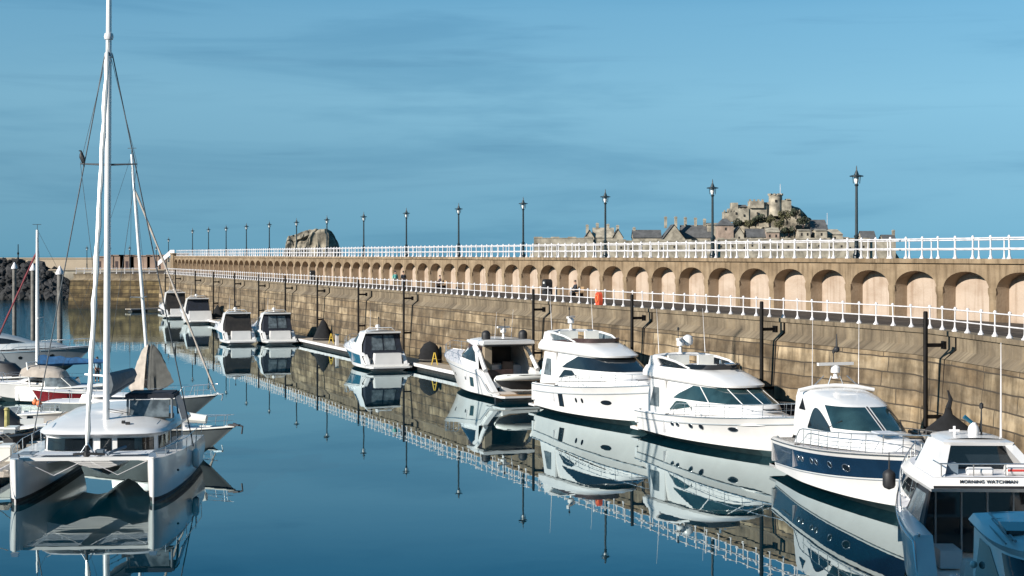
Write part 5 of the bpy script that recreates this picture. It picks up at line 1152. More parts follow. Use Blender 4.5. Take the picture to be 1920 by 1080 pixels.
# ================================================================== LEFT SIDE
def catamaran():
    bow = at_z(157, 947, 0).to_2d(); hd = V((.075, -.997)).normalized(); L_ = 10.9; st = bow-hd*L_
    r = thing('catamaran', 'big white sailing catamaran with tall mast, bows towards us', 'sailboat', (st.x, st.y, 0), atan2(hd.y, hd.x)); x = L_
    def half(sd_):
        m = MB(); rows = []; C = sd_*2.58
        for i in range(33):
            t = i/32; t = 1-(1-t)**1.5
            f = (1-t)*L_; nose = .04+.15*(1-math.exp(-f/.16)); wi = nose+.48*(1-math.exp(-f/2.6)); wo = nose+.66*(1-math.exp(-f/2.6)); wo *= .86+.14*min(1, t/.4)
            zd = 1.42+.32*t; xb = L_*t
            prof = [(-wi*.92, zd), (-wi, zd-.25), (-wi*.95, .75), (-wi*.8, .25), (-wi*.7, .10), (-wi*.4, -.35), (0, -.5), (wo*.4, -.35), (wo*.78, .10), (wo*.86, .25), (wo*.98, .8), (wo, zd-.3), (wo*.93, zd)]
            rows.append([V((xb-(.12*(1-z/1.7) if t > .9 else 0), C+sd_*y, z)) for y, z in prof])
        mats = ['gel', 'antifoul', 'rubber']
        m.grid(rows, flip=sd_ < 0, mrow=lambda i, j: 1 if 4 <= j <= 7 else (2 if j in (3, 8) else 0)); k = len(rows[0])
        m.f += [tuple(range(k)), tuple(32*k+j for j in range(k-1, -1, -1))]; m.m += [0, 0]
        m.grid([[q[-1], q[0]] for q in rows], 0)
        return m.build('hull', mats, r, recalc=True, angle=50)
    for sd_ in (-1, 1): half(sd_)
    # bridge deck with nacelle
    m = MB(); rows = []
    for xx, zt in ((.6, 1.45), (3, 1.52), (5.6, 1.60), (6.6, 1.64), (7.6, 1.66)):
        und = [(-2.2, .92), (-1.9, 1.02), (-1.3, 1.12), (-.75, 1.0), (-.4, .62), (0, .42), (.4, .62), (.75, 1.0), (1.3, 1.12), (1.9, 1.02), (2.2, .92)]
        k = 1 if xx < 6 else (.7 if xx < 7 else .25)
        rows.append([V((xx, y, 1.12+(z-1.12)*k if abs(y) < 1.2 else z+(1-k)*.25)) for y, z in und]+[V((xx, 2.2, zt)), V((xx, 0, zt+.05)), V((xx, -2.2, zt))])
    rows = [q+[q[0]] for q in rows]; m.grid(rows); k = len(rows[0])-1; m.f += [tuple(range(k)), tuple(4*(k+1)+j for j in range(k-1, -1, -1))]; m.m += [0, 0]
    m.build('bridge_deck', 'gel', r, recalc=True, angle=40)
    m = MB(); m.box((9.0, 0, 1.68), (2.8, .62, .08)); m.build('fore_deck', 'deck', r, smooth=False)
    for sd_ in (-1, 1):          # the nets between the hulls
        m = MB()
        for k in range(19): m.tube((7.6, sd_*(.33+k*.1), 1.66), (10.35, sd_*(.33+k*.1), 1.66), .008, n=4)
        for k in range(28): m.tube((7.6+k*.1, sd_*.3, 1.66), (7.6+k*.1, sd_*2.2, 1.66), .008, n=4)
        m.build('trampoline', 'nonskid', r, smooth=False)
    m = MB(); m.box((10.4, 0, 1.70), (.18, 5.1, .13)); m.build('crossbeam', 'gel', r)
    for sd_ in (-1, 1):
        m = MB(); m.path([(10.42, sd_*2.35, 1.62), (10.5, sd_*1.2, 1.08), (10.42, sd_*.1, 1.62)], .012, 5); m.build('bridle_line', 'white', r)
        m = MB(); m.box((8.6, sd_*2.55, 1.72), (.75, .6, .05)); m.build('deck_hatch', 'cush', r, smooth=False)
        m = MB(); m.box((9.4, sd_*1.35, 1.79), (.5, 1.5, .03)); m.build('anti_slip_pad', 'nonskid', r, smooth=False)
        m = MB()
        for k in range(6):
            t = .12+k*.155; m.tube((L_*t, sd_*(3.28 if t < .6 else 3.28-(t-.6)*1.3), 1.4), (L_*t, sd_*(3.30 if t < .6 else 3.30-(t-.6)*1.3), 2.05), .016, n=5)
        m.path([(L_*(.12+k*.155), sd_*(3.30 if .12+k*.155 < .6 else 3.30-(.12+k*.155-.6)*1.3), 2.05) for k in range(6)], .012, 5); m.build('guard_rail', 'steel', r)
        m = MB(); m.box((10.75, sd_*2.58, 1.88), (.3, .3, .16), taper=.7); m.build('bow_cleat', 'steel', r)
    # saloon with upright windows
    s_ = Cab((1.55, 1.60, 1.4, 7.75, 2.5, 6.), (2.24, 2.24, 1.4, 7.7, 2.47, 6.)); s_.build(r, 'saloon', 'gel', cap=False)
    for a, b in ((-.84, -.10), (.02, .20), (.29, .84)): s_.winy(r, 'saloon_window', 'glass', a, b, .12, .90, .02)
    for sd_ in (-1, 1):
        for a, b in ((.88, .62), (.56, .34), (.28, .1)): s_.win(r, 'saloon_window', 'glass', sd_*s_.q_at(a, .5), sd_*s_.q_at(b, .5), .12, .9, 10, 3, .02)
    t = Cab((2.22, 2.26, .6, 7.85, 2.62, 5.4), (2.32, 2.36, .5, 8.05, 2.76, 5.2), (2.46, 2.48, .5, 7.8, 2.68, 5.0), (2.78, 2.74, .8, 6.4, 2.15, 3.8), (2.98, 2.92, 1.2, 4.8, 1.4, 3.)); t.build(r, 'coachroof', 'gel', crown=.10, floor=True)
    for sd_ in (-1, 1):
        m = MB(); m.path([(7.1, sd_*2.2, 2.66), (6.6, sd_*2.25, 2.74), (6.1, sd_*2.2, 2.72)], .022, 5); m.build('grab_rail', 'steel', r)
    m = MB(); m.box((6.9, 1.0, 2.66), (.16, .16, .14)); m.box((6.75, .8, 2.72), (.2, .12, .1)); m.build('deck_winch', 'rubber', r)
    # helm station with grey bimini, on the port side (right in the picture)
    hy = 1.62
    m = MB(); m.box((4.3, hy, 3.62), (1.9, 2.0, .16)); m.box((4.3, hy, 3.70), (1.7, 1.8, .08)); m.build('bimini', 'canvas', r)
    for yy in (hy-.9, hy+.9):
        for xx, dx in ((5.15, .25), (3.5, -.05)):
            m = MB(); m.tube((xx+dx, yy*1.02, 2.72), (xx, yy, 3.56), .055, n=6); m.build('bimini_post', 'bag', r)
    m = MB(); m.box((5.25, hy, 3.12), (.04, 1.62, .72), ry=-.25); m.build('helm_windscreen', 'clear', r, smooth=False)
    m = MB(); m.box((5.0, hy, 2.78), (.5, 1.9, .18)); m.build('helm_coaming', 'sail', r)
    m = MB(); m.slab([(3.4, 2.55), (5.3, 2.65), (5.0, 3.55), (3.4, 3.55)], hy+.98, hy+1.02, lambda a, z, d: V((a, d+(3.6-z)*.35, z))); m.build('side_curtain', 'grey', r, smooth=False)
    # mast, boom, sail bag, rigging
    mx, mz = 6.1, 2.62; k = .013; H_ = 22.5
    def mp(z, dy=0, dx=0): return V((mx-(z-mz)*.012+dx, dy+(z-mz)*.0045, z))
    m = MB(); pts = [mp(z) for z in (mz, 8, 14, 17.9, H_)]; m.path(pts, [.135, .135, .13, .12, .09], 14); m.box(mp(mz+.04), (.5, .44, .12)); m.build('mast', 'alu', r)
    m = MB(); m.lathe([(.17, 0), (.2, .12), (.17, .25)], mp(18.35), n=12); m.lathe([(.16, 0), (.17, .1), (.16, .2)], mp(17.6), n=12); m.build('mast_fitting', 'white', r)
    m = MB(); m.ball(mp(17.75, 0, .17), .08, 8); m.ball(mp(17.35, 0, .17), .07, 8); m.build('deck_light', 'rubber', r)
    sp = []
    for sd_ in (-1, 1):
        q = mp(13.25, sd_*1.15, -.2); sp.append(q); m = MB(); m.path([mp(13.2), q], [.045, .03], 6); m.build('spreader', 'wire', r)
    for sd_ in (-1, 1):
        m = MB(); m.tube(mp(17.75, sd_*.15), V((4.6, sd_*3.35, 1.45)), .026, n=5); m.build('shroud', 'wire', r)
        q = sp[0 if sd_ < 0 else 1]; m = MB(); m.path([mp(17.6, sd_*.1), q, mp(5.5, sd_*.14)], .010, 4); m.build('diamond_stay', 'wire', r)
    m = MB(); m.tube((10.35, 0, 1.85), mp(18.3, 0, .15), .018, n=5); m.build('forestay', 'wire', r)
    m = MB(); a, b = V((10.3, 0, 2.15)), mp(17.9, 0, .25); n_ = 26; m.path([a.lerp(b, i/n_)+V((0, .015*sin(i*1.9), 0)) for i in range(n_+1)], [.10+.02*sin(i*2.3) if 0 < i < n_ else .04 for i in range(n_+1)], 8); m.build('furled_sail', 'gel2', r)
    m = MB(); m.lathe([(.05, 1.75), (.14, 1.8), (.14, 1.95), (.06, 2.0), (.06, 2.2)], (10.32, 0, 0), n=10); m.build('furling_drum', 'rubber', r)
    m = MB(); m.path([(10.25, .32, 1.8), (10.3, .02, 2.3), (10.25, -.3, 1.8)], .03, 6); m.build('sprit_bracket', 'steel', r)
    a, b = mp(3.7, 0, -.15), V((.9, .25, 3.95)); m = MB(); m.path([a, b], [.11, .10], 10); m.build('boom', 'bag', r)
    m = MB(); rows = []
    for i in range(9):
        f = i/8; c_ = a.lerp(b, .03+.94*f); hgt = .85-.35*f; rows.append([c_+V((0, y*.24, .08+z*hgt)) for y, z in ((-.5, 0), (-.9, .4), (-.55, .85), (0, 1.), (.55, .85), (.9, .4), (.5, 0))])
    m.grid(rows); kk = 7; m.f += [tuple(range(kk)), tuple(8*kk+j for j in range(kk-1, -1, -1))]; m.m += [0, 0]; m.build('sail_bag', 'bag', r, recalc=True)
    m = MB(); m.path([mp(3.2, .1, .1), (5.2, .9, 2.9), (4.9, 1.4, 2.95)], .014, 5); m.path([mp(3.1, -.1), (5.0, .5, 2.9)], .012, 5); m.build('running_line', 'rubber', r)
    # windlass, kayak paddles and lines on the fore deck
    m = MB(); m.box((10.0, .45, 1.9), (.4, .3, .2)); m.path([(10.3, .8, 1.84), (9.7, .9, 1.9), (9.2, 1.3, 2.0)], .06, 6); m.build('windlass', 'cush', r)
    m = MB(); m.path([(10.35, -.5, 1.86), (10.4, 0, 1.9), (10.35, .7, 1.85)], .05, 6); m.build('rope', 'rubber', r)
    m = MB(); m.ball((9., 3.29, 1.05), .05, 8); m.build('port_light', 'ink', r)
    fender(r, 5.0, 3.5, 1.0, 'gel2', .15, .7); fender(r, 6.6, -3.5, .6, 'navy', .22, .7)
    return r, sp, (st, hd)
cat, sp, (cst, chd) = catamaran()
rot = Matrix.Rotation(atan2(chd.y, chd.x), 3, 'Z')
q = rot @ sp[0]+V((cst.x, cst.y, 0))              # the bird on the end of the left spreader
b_ = thing('cormorant', 'black bird perched on the left end of the catamaran spreader', 'bird', (q.x+.06, q.y, q.z+.02), R(200))
m = MB(); m.path([(-.09, 0, -.16), (-.08, 0, -.02), (-.05, 0, .12), (.0, 0, .26), (.02, 0, .38), (.02, 0, .46), (.04, 0, .50), (.07, 0, .51), (.13, 0, .51)], [.02, .045, .09, .105, .075, .04, .04, .03, .008], 10); m.build('body', 'feather', b_)
for s_ in (-1, 1):
    m = MB(); m.path([(.02, .09*s_, .34), (-.05, .11*s_, .2), (-.10, .07*s_, -.06)], [.03, .05, .012], 8); m.build('wing', 'feather', b_)
    m = MB(); m.tube((-.02, .04*s_, .14), (0, .05*s_, .0), .014, n=5); m.build('leg', 'feather', b_)
# ------------------------------------------------------------------ sailing monohulls
def sloop(name, label, bow, hd, L_=10.5, B=3.3, hull='grey', mast=15.4, mx=.56, rake=.075, cover='sail', fs=1.0, fb=1.35, furl='alu', boomcover=True, mast_r=.10):
    hd = V(hd).normalized(); st = V(bow)-hd*L_; r = thing(name, label, 'sailboat', (st.x, st.y, 0), atan2(hd.y, hd.x))
    H = Hull(L_, B, fs, fb, rake=.13, fine=.35, pw=1.9, sternw=.7, chz=.1, chb=.3, flare=1.1, sheer=1.7, chw=.86); H.build(r, ((0, 1, hull),)); H.deck(r, .02); H.gunwale(r, 0, 1, .03, 'gel2', -.03)
    c = Cab((fs, fs+.25, 2.6, L_*.74, B*.34, 2.6), (fs+.45, fs+.45, 2.7, L_*.68, B*.30, 2.7)); c.build(r, 'coachroof', 'gel', crown=.12)
    for sd_ in (-1, 1): c.win(r, 'cabin_window', 'glass', sd_*c.q_at(.1, .5), sd_*c.q_at(.85, .5), .35, .8, 14, 3)
    mpos = V((L_*mx, 0, fs+.55)); tip = mpos+V((-(mast-mpos.z)*rake, 0, mast-mpos.z))
    m = MB(); m.path([mpos, mpos.lerp(tip, .5), tip], [mast_r, mast_r, mast_r*.75], 12); m.build('mast', 'alu', r)
    m = MB(); m.tube(tip, tip+V((0, .0, .35)), .02, n=5); m.path([tip+V((-.25, 0, .35)), tip+V((.3, 0, .35))], .018, 5); m.build('wind_vane', 'wire', r)
    for f in (.40,):
        q = mpos.lerp(tip, f)
        for sd_ in (-1, 1): m = MB(); m.path([q, q+V((-.25, sd_*.95, .05))], [.035, .02], 6); m.build('spreader', 'alu', r)
    for sd_ in (-1, 1): m = MB(); m.path([tip, mpos.lerp(tip, .40)+V((-.25, sd_*.95, .05)), V((L_*mx-.4, sd_*B*.46, fs+.1))], .011, 4); m.build('shroud', 'wire', r)
    m = MB(); m.tube(tip, (0.1, 0, fs+.1), .010, n=4); m.build('backstay', 'wire', r)
    a, b = V((L_*.985, 0, fb+.15)), mpos.lerp(tip, .86); m = MB(); n_ = 20
    m.path([a.lerp(b, i/n_) for i in range(n_+1)], [.025]+[.062+.014*sin(i*2.1) for i in range(1, n_)]+[.02], 7); m.build('furled_sail', furl, r)
    H.rail(r, .80, .99, .6, 3, name='pulpit'); 
    m = MB()
    for sd_ in (-1, 1):
        for t in (.06, .2, .36, .52, .68): m.tube(H.edge(t, sd_, .08), H.edge(t, sd_, .08, .62), .013, n=5)
        m.path([H.edge(t, sd_, .08, .62) for t in (.06, .2, .36, .52, .68, .8)], .009, 4)
    m.build('guard_rail', 'steel', r)
    bm_ = (V((L_*mx-.12, 0, fs+1.35)), V((L_*mx-4.2, 0, fs+1.55)))
    m = MB(); m.path(bm_, .06, 8); m.build('boom', 'alu', r)
    if boomcover:
        m = MB(); rows = []
        for i in range(13):
            f = i/12; c_ = bm_[0].lerp(bm_[1], f); hh = (.75-.5*f)*(1+.1*sin(i*2)); w_ = .24-.1*f
            rows.append([c_+V((0, y*w_*(1+.1*sin(i*3+y)), z*hh-.12)) for y, z in ((-.3, 0), (-1, .25), (-.8, .6), (-.3, .95), (0, 1.), (.3, .95), (.8, .6), (1, .25), (.3, 0))])
        m.grid(rows); k = 9; m.f += [tuple(range(k)), tuple(12*k+j for j in range(k-1, -1, -1))]; m.m += [0, 0]; m.build('sail_cover', cover, r, recalc=True)
    m = MB(); m.box((L_+.02, 0, fb+.02), (.5, .22, .08)); m.path([(L_-.1, 0, fb+.1), (L_+.3, 0, fb-.02), (L_+.22, 0, fb-.35)], .04, 6); m.build('anchor', 'steel', r); return r, H, mpos, tip
bp = at_z(409, 741, 1.55).to_2d()
sl1, H, mpos, tip = sloop('sailing_yacht', 'grey sailing yacht with backward-leaning mast and beige draped sail, bow to the right', bp, (.96, -.28), 10.8, 3.4, 'slate', 15.3, .60, .085, fb=1.6, boomcover=False, furl='sail')
# its sail hangs over the boom in a tent, beige on the sunny side and grey on the other
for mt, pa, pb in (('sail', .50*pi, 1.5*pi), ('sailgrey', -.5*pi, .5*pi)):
    m = MB(); rows = []
    for i in range(13):
        f = i/12; row = []
        for j in range(15):
            a = pa+(pb-pa)*j/14; fold = 1+(.17*sin(a*5+1.3*f+.6)+.10*sin(a*11+2*f))*f**.7; q = (.12+(.80+.22*sin(a*1.7+.4))*f**.62)*fold; hem = (.34*sin(a*2.3+1)+.12*sin(a*7))*f*f
            row.append(V((mpos.x+.05+q*1.15*cos(a)-(.10 if mt == 'sail' else -.04), q*.55*sin(a), 4.35-2.4*f+hem+.05*sin(i*2.2+j))))
        rows.append(row)
    m.grid(rows); m.grid([[p*1-V((0, 0, .05)) for p in q] for q in rows], flip=True); o = m.build('draped_sail', mt, sl1, angle=60); o['label'] = 'sunlit beige half of the draped sail' if mt == 'sail' else 'grey half of the draped sail'
bp = at_z(441, 801, 1.45).to_2d()
hd = V((.93, -.36)).normalized(); st = bp-hd*9.2; r = thing('launch', 'grey open launch with white rub rail, bow pointing right from behind the catamaran stern', 'motorboat', (st.x, st.y, 0), atan2(hd.y, hd.x))
H = Hull(9.2, 2.9, 1.0, 1.5, rake=.14, fine=.35, pw=1.9, chz=.15, chb=.3, flare=1.25); H.build(r, ((0, 1, 'slate'), (.93, 1, 'gel2'))); H.deck(r, .3); H.cockpit(r, 0, .32, .5); H.gunwale(r, 0, 1, .045, 'gel2', -.02); H.rail(r, .72, .985, .55, 3)
c = Cab((1.1, 1.3, 3, 7, .95, 2.6), (1.6, 1.65, 3, 6.4, .85, 2.6)); c.build(r, 'coachroof', 'gel', crown=.1)
m = MB(); m.path([(6.4, -.8, 1.85), (7.1, -.62, 1.88), (7.9, -.4, 1.8)], [.2, .24, .2], 10); m.build('rolled_cover', 'gel2', r)
m = MB(); m.box((9.15, 0, 1.55), (.55, .22, .08)); m.path([(9.1, 0, 1.62), (9.6, 0, 1.5), (9.55, 0, 1.15)], .045, 6); m.build('anchor', 'ink', r)
# the blue-cover sloop on the left, bow to the left
mb_ = at_y(70, 690, 104); tp = at_y(70, 431, 104)
L_ = 9.0; hd = V((-1, -.12)).normalized(); bow = V((mb_.x, mb_.y))+hd*(L_*(1-.58))
sl2, H, mpos2, tip2 = sloop('sailing_yacht', 'white sailing yacht with blue sail cover along its boom, mast near the left edge', bow, hd, L_, 3.0, 'gel', tp.z, .58, .0, cover='blue', furl='red', mast_r=.12)
# ------------------------------------------------------------------ grey motor yacht at the left edge, bow to the right
bp = at_z(176, 650, 2.2).to_2d(); hd = V((.985, -.17)).normalized(); st = bp-hd*14.; r = thing('motor_yacht', 'grey flybridge motor yacht with black curved windows at the left edge, bow to the right', 'yacht', (st.x, st.y, 0), atan2(hd.y, hd.x))
H = Hull(14., 4.2, 1.6, 2.3, chz=.25, chb=.42); H.build(r, ((0, 1, 'grey'),)); H.deck(r, .2, mt='nonskid'); H.rail(r, .5, .985, .6, 7); H.gunwale(r, 0, 1, .04, 'steel', -.1)
c = Cab((1.7, 2.2, 1.5, 11.8, 1.75, 2.6), (2.3, 2.5, 1.5, 10.8, 1.62, 2.6)); c.build(r, 'coachroof', 'grey', crown=.1)
s_ = Cab((2.1, 2.3, 1.5, 9.8, 1.68, 2.8), (3.1, 2.9, 1.5, 7.5, 1.5, 2.8), (3.5, 3.2, 1.4, 6.0, 1.4, 2.8)); s_.build(r, 'saloon', 'grey', crown=.1)
for sd_ in (-1, 1):
    s_.win(r, 'saloon_window', 'glass', sd_*s_.q_at(.95, .5), sd_*s_.q_at(.55, .5), .12, lambda q: .15+.75*sin(pi*q)**.6, 18, 4)
    s_.win(r, 'saloon_window', 'glass', sd_*s_.q_at(.5, .5), sd_*s_.q_at(.1, .5), .1, lambda q: .12+.75*min(1, q*2.+.05), 14, 4)
f_ = Cab((3.4, 3.2, 1.2, 5.8, 1.45, 2.8), (3.9, 3.75, 1.3, 4.8, 1.4, 2.8)); f_.build(r, 'flybridge', 'grey', crown=.05)
f_.win(r, 'wind_deflector', 'glass', -.7, .7, .55, .98, 20, 2)
m = MB(); m.path([(2, -1.3, 3.8), (1.6, -1.2, 4.5), (1.6, 1.2, 4.5), (2, 1.3, 3.8)], .1, 8); m.build('radar_arch', 'gel2', r); radar(r, 1.6, 4.5, .3, 1.2, .4)
m = MB(); m.box((2.6, 0, 4.45), (2.6, 2.3, .12)); m.build('bimini', 'gel2', r)
for t in (.33, .5): p = H.edge(t, -1, -.14); fender(r, p.x, p.y, 1.05, 'white', .14, .75)
for t in (.62, .74, .80): H.window(r, t, .62, .025, .16, 'porthole', 'glass')
# ------------------------------------------------------------------ small craft behind the catamaran
def small_boat(name, label, px, py, z, hd, L_, B, hull='gel', fs=.75, fb=1.05, cover=None, screen=False, outboard=True, cat='motorboat'):
    p = at_z(px, py, z).to_2d(); hd = V(hd).normalized(); st = p-hd*L_*.5; r = thing(name, label, cat, (st.x, st.y, 0), atan2(hd.y, hd.x))
    H = Hull(L_, B, fs, fb, chz=.12, chb=.4, rake=.1); H.build(r, ((0, 1, hull),)); H.deck(r, .5); H.cockpit(r, 0, .52, .35, 'nonskid', .18); H.gunwale(r, 0, 1, .045, 'gel2', -.03)
    if screen:
        c = Cab((fs, fs+.15, L_*.3, L_*.66, B*.42, 2.6), (fs+.75, fs+.65, L_*.28, L_*.52, B*.36, 2.8)); m = MB(); patch(m, c.P, -.95, .95, .05, 1., 26, 4, .01, (L_*.3, 0, fs)); m.build('windscreen', 'clear', r)
        for q in (-.95, -.35, .35, .95): c.bar(r, 'windscreen_frame', 'gel2', q, 0, 1.02, .03)
    if cover:
        c = Cab((fs+.02, fs+.15, .05, L_*.62, B*.47, 3), (fs+.6, fs+.6, .3, L_*.5, B*.38, 3), (fs+1.1, fs+.95, .5, L_*.42, B*.3, 3)); c.build(r, 'cockpit_cover', cover, crown=.1)
    if outboard:
        m = MB(); m.box((-.22, 0, fs+.25), (.42, .38, .55), taper=.75); m.box((-.2, 0, fs-.35), (.14, .12, .9)); m.build('outboard', 'rubber', r)
    seat(r, (L_*.3, 0, .35), (.4, B*.6, .35), 'gel2'); return r, H
r, H = small_boat('motorboat', 'white motorboat with beige hood and clear screen behind the catamaran roof', 125, 727, .95, (.95, -.3), 6.2, 2.4, 'gel2', .95, 1.2, screen=True)
c = Cab((1.7, 1.6, .2, 3.2, 1.0, 3), (2.15, 2.0, .35, 2.9, .9, 3), (2.3, 2.2, .6, 2.4, .7, 3)); c.build(r, 'hood', 'sail', crown=.1, floor=True)
m = MB(); m.path([(1.0, -.9, 1.0), (.7, -.85, 2.55), (.7, .85, 2.55), (1.0, .9, 1.0)], .06, 8); m.build('tow_arch', 'gel', r)
small_boat('motorboat', 'maroon open motorboat beside the forestay of the catamaran', 128, 737, .9, (-.97, -.2), 4.4, 2.0, 'red', .95, 1.2)
small_boat('motorboat', 'small boat under a black cover with white rim near the left edge', 36, 712, .8, (.95, -.3), 5.6, 2.2, 'rubber', .95, 1.2, cover='rubber')
small_boat('dinghy', 'white dinghy with bow towards us just left of the catamaran roof', 62, 806, .7, (.35, -.94), 4.2, 1.9, 'gel', .65, 1.05, cat='dinghy')
small_boat('motorboat', 'white and black sports boat behind the white dinghy', 30, 798, .8, (.98, -.1), 5.4, 2.1, 'gel', .7, .95, cover='rubber')
small_boat('motorboat', 'pale green launch at the left edge below the grey motor yacht', -18, 722, 1.0, (.98, -.15), 7.5, 2.6, 'gel2', 1.1, 1.35, screen=False)
for px, py, lab in ((73, 757, 'orange round buoy hanging at the pontoon behind the catamaran, right one'), (66, 754, 'pale orange round buoy hanging beside the brighter buoy')):
    p = at_z(px, py, 1.0); r = thing('buoy', lab, 'buoy', p, group='orange buoys behind the catamaran'); m = MB(); m.ball((0, 0, 0), .17, 12, sz=1.15); m.build('float_ball', 'orange', r); m = MB(); m.lathe([(.05, .18), (.06, .24), (.02, .3)], n=8); m.build('eye', 'rubber', r)
def dock_item(name, label, px, py, build, cat, rz=0.):
    p = at_z(px, py, .5); r = thing(name, label, cat, (p.x, p.y, .5), rz); build(r); return r
def b_box(mt):
    def f(r):
        m = MB(); m.box((0, 0, .3), (1.1, .55, .6)); m.build('body', mt, r, smooth=False); m = MB(); m.box((0, 0, .64), (1.16, .6, .08), taper=.9); m.build('lid', 'gel2', r, smooth=False)
    return f
def b_trolley(r):
    m = MB(); m.box((0, 0, .45), (.9, .6, .4), taper=1.2); m.build('tub', 'rubber', r, smooth=False)
    for s_ in (-1, 1): m = MB(); m.path([(.1, .33*s_, .2), (.1, .37*s_, .2)], .2, 12); m.build('wheel', 'rubber', r)
    m = MB(); m.path([(-.45, -.25, .5), (-1.0, -.25, .85), (-1.0, .25, .85), (-.45, .25, .5)], .025, 6); m.build('handle', 'steel', r)
def b_rope(r):
    m = MB(); m.path([((.32-.004*k)*cos(k*.7), (.32-.004*k)*sin(k*.7), .04+.006*k) for k in range(40)], .035, 6); m.build('coil', 'sail', r); m = MB(); m.path([(.3, 0, .03), (.9, .3, .02), (1.3, .1, .02)], .03, 6); m.build('tail', 'sail', r)
dock_item('dock_box', 'pale dock box with lid on the pontoon beside the catamaran bow', 12, 862, b_box('gel2'), 'dock box', R(95))
dock_item('dock_box', 'grey dock box with pale lid on the pontoon below the ochre post', 22, 826, b_box('grey'), 'dock box', R(95))
dock_item('trolley', 'black hand trolley on the pontoon left of the white dinghy', 30, 842, b_trolley, 'trolley', R(60))
dock_item('rope_coil', 'coil of pale rope on the pontoon at the left edge', 8, 896, b_rope, 'rope')
def flag_boat():
    r, H = small_boat('motorboat', 'white cuddy motorboat with chrome rail squeezed between the maroon boat and the pontoon', 52, 774, .9, (.9, -.42), 4.8, 2.1, 'gel', .8, 1.05); H.rail(r, .5, .98, .45, 4); return r
flag_boat()
p = at_z(13, 800, 1.); r = thing('post', 'faded ochre pontoon post at the left edge beside the catamaran', 'post', (p.x, p.y, .5)); m = MB(); m.lathe([(.14, 0), (.12, 1.3), (.16, 1.34), (.1, 1.45)], n=10); m.build('stem', 'ochre', r); m = MB(); m.box((0, 0, .06), (.4, .4, .12)); m.build('foot', 'pilegrey', r, smooth=False)
# inflatable on the pontoon, mooring ropes
p = at_z(48, 826, .55); r = thing('inflatable_dinghy', 'black inflatable dinghy pulled up on the pontoon left of the catamaran cabin', 'dinghy', (p.x-.2, p.y, .52), R(70))
for s_ in (-1, 1):
    m = MB(); m.path([(-1.3, .5*s_, .24), (0, .52*s_, .22), (.8, .42*s_, .27), (1.25, .12*s_, .4)], [.16, .2, .2, .14], 10); m.build('tube', 'rubber', r)
m = MB(); m.box((-.2, 0, .1), (2.1, .9, .06)); m.build('floor', 'grey', r, smooth=False)
m = MB(); m.box((-.3, 0, .3), (.25, .95, .05)); m.build('thwart', 'plank', r, smooth=False)
for s_ in (-1, 1): m = MB(); m.path([(-.9, .25*s_, .34), (.7, .32*s_, .42)], [.02, .03], 6); m.build('oar', 'teak', r)
def rope(label, a, b, sag=.35, mt='sail', rr=.018):
    a, b = V(a), V(b); m = MB(); m.path([a.lerp(b, k/12)-V((0, 0, sag*sin(pi*k/12))) for k in range(13)], rr, 5); tag(m.build('mooring_rope', mt), label, 'rope')
def cloc(x, y, z): q_ = rot @ V((x, y, z)); return (q_.x+cst.x, q_.y+cst.y, z)
rope('pale mooring rope from the left catamaran bow to the pontoon', cloc(10.5, -2.9, 1.75), (-22.3, 57.0, .55), .3)
rope('dark mooring rope from the middle of the catamaran to the pontoon', cloc(6.2, -3.4, 1.6), (-22.6, 66.5, .55), .2, 'wire')
rope('pale mooring rope from the open sport yacht stern to the wall pontoon', (*W(98.3, 39.3).to_2d(), 1.1), (*W(94.0, 39.95).to_2d(), .55), .15)
rope('dark mooring rope from the stern of the yacht with brown deflector to the wall pontoon', (*W(91.8, 40.0).to_2d(), 1.4), (*W(95.5, 40.3).to_2d(), .55), .15, 'wire')
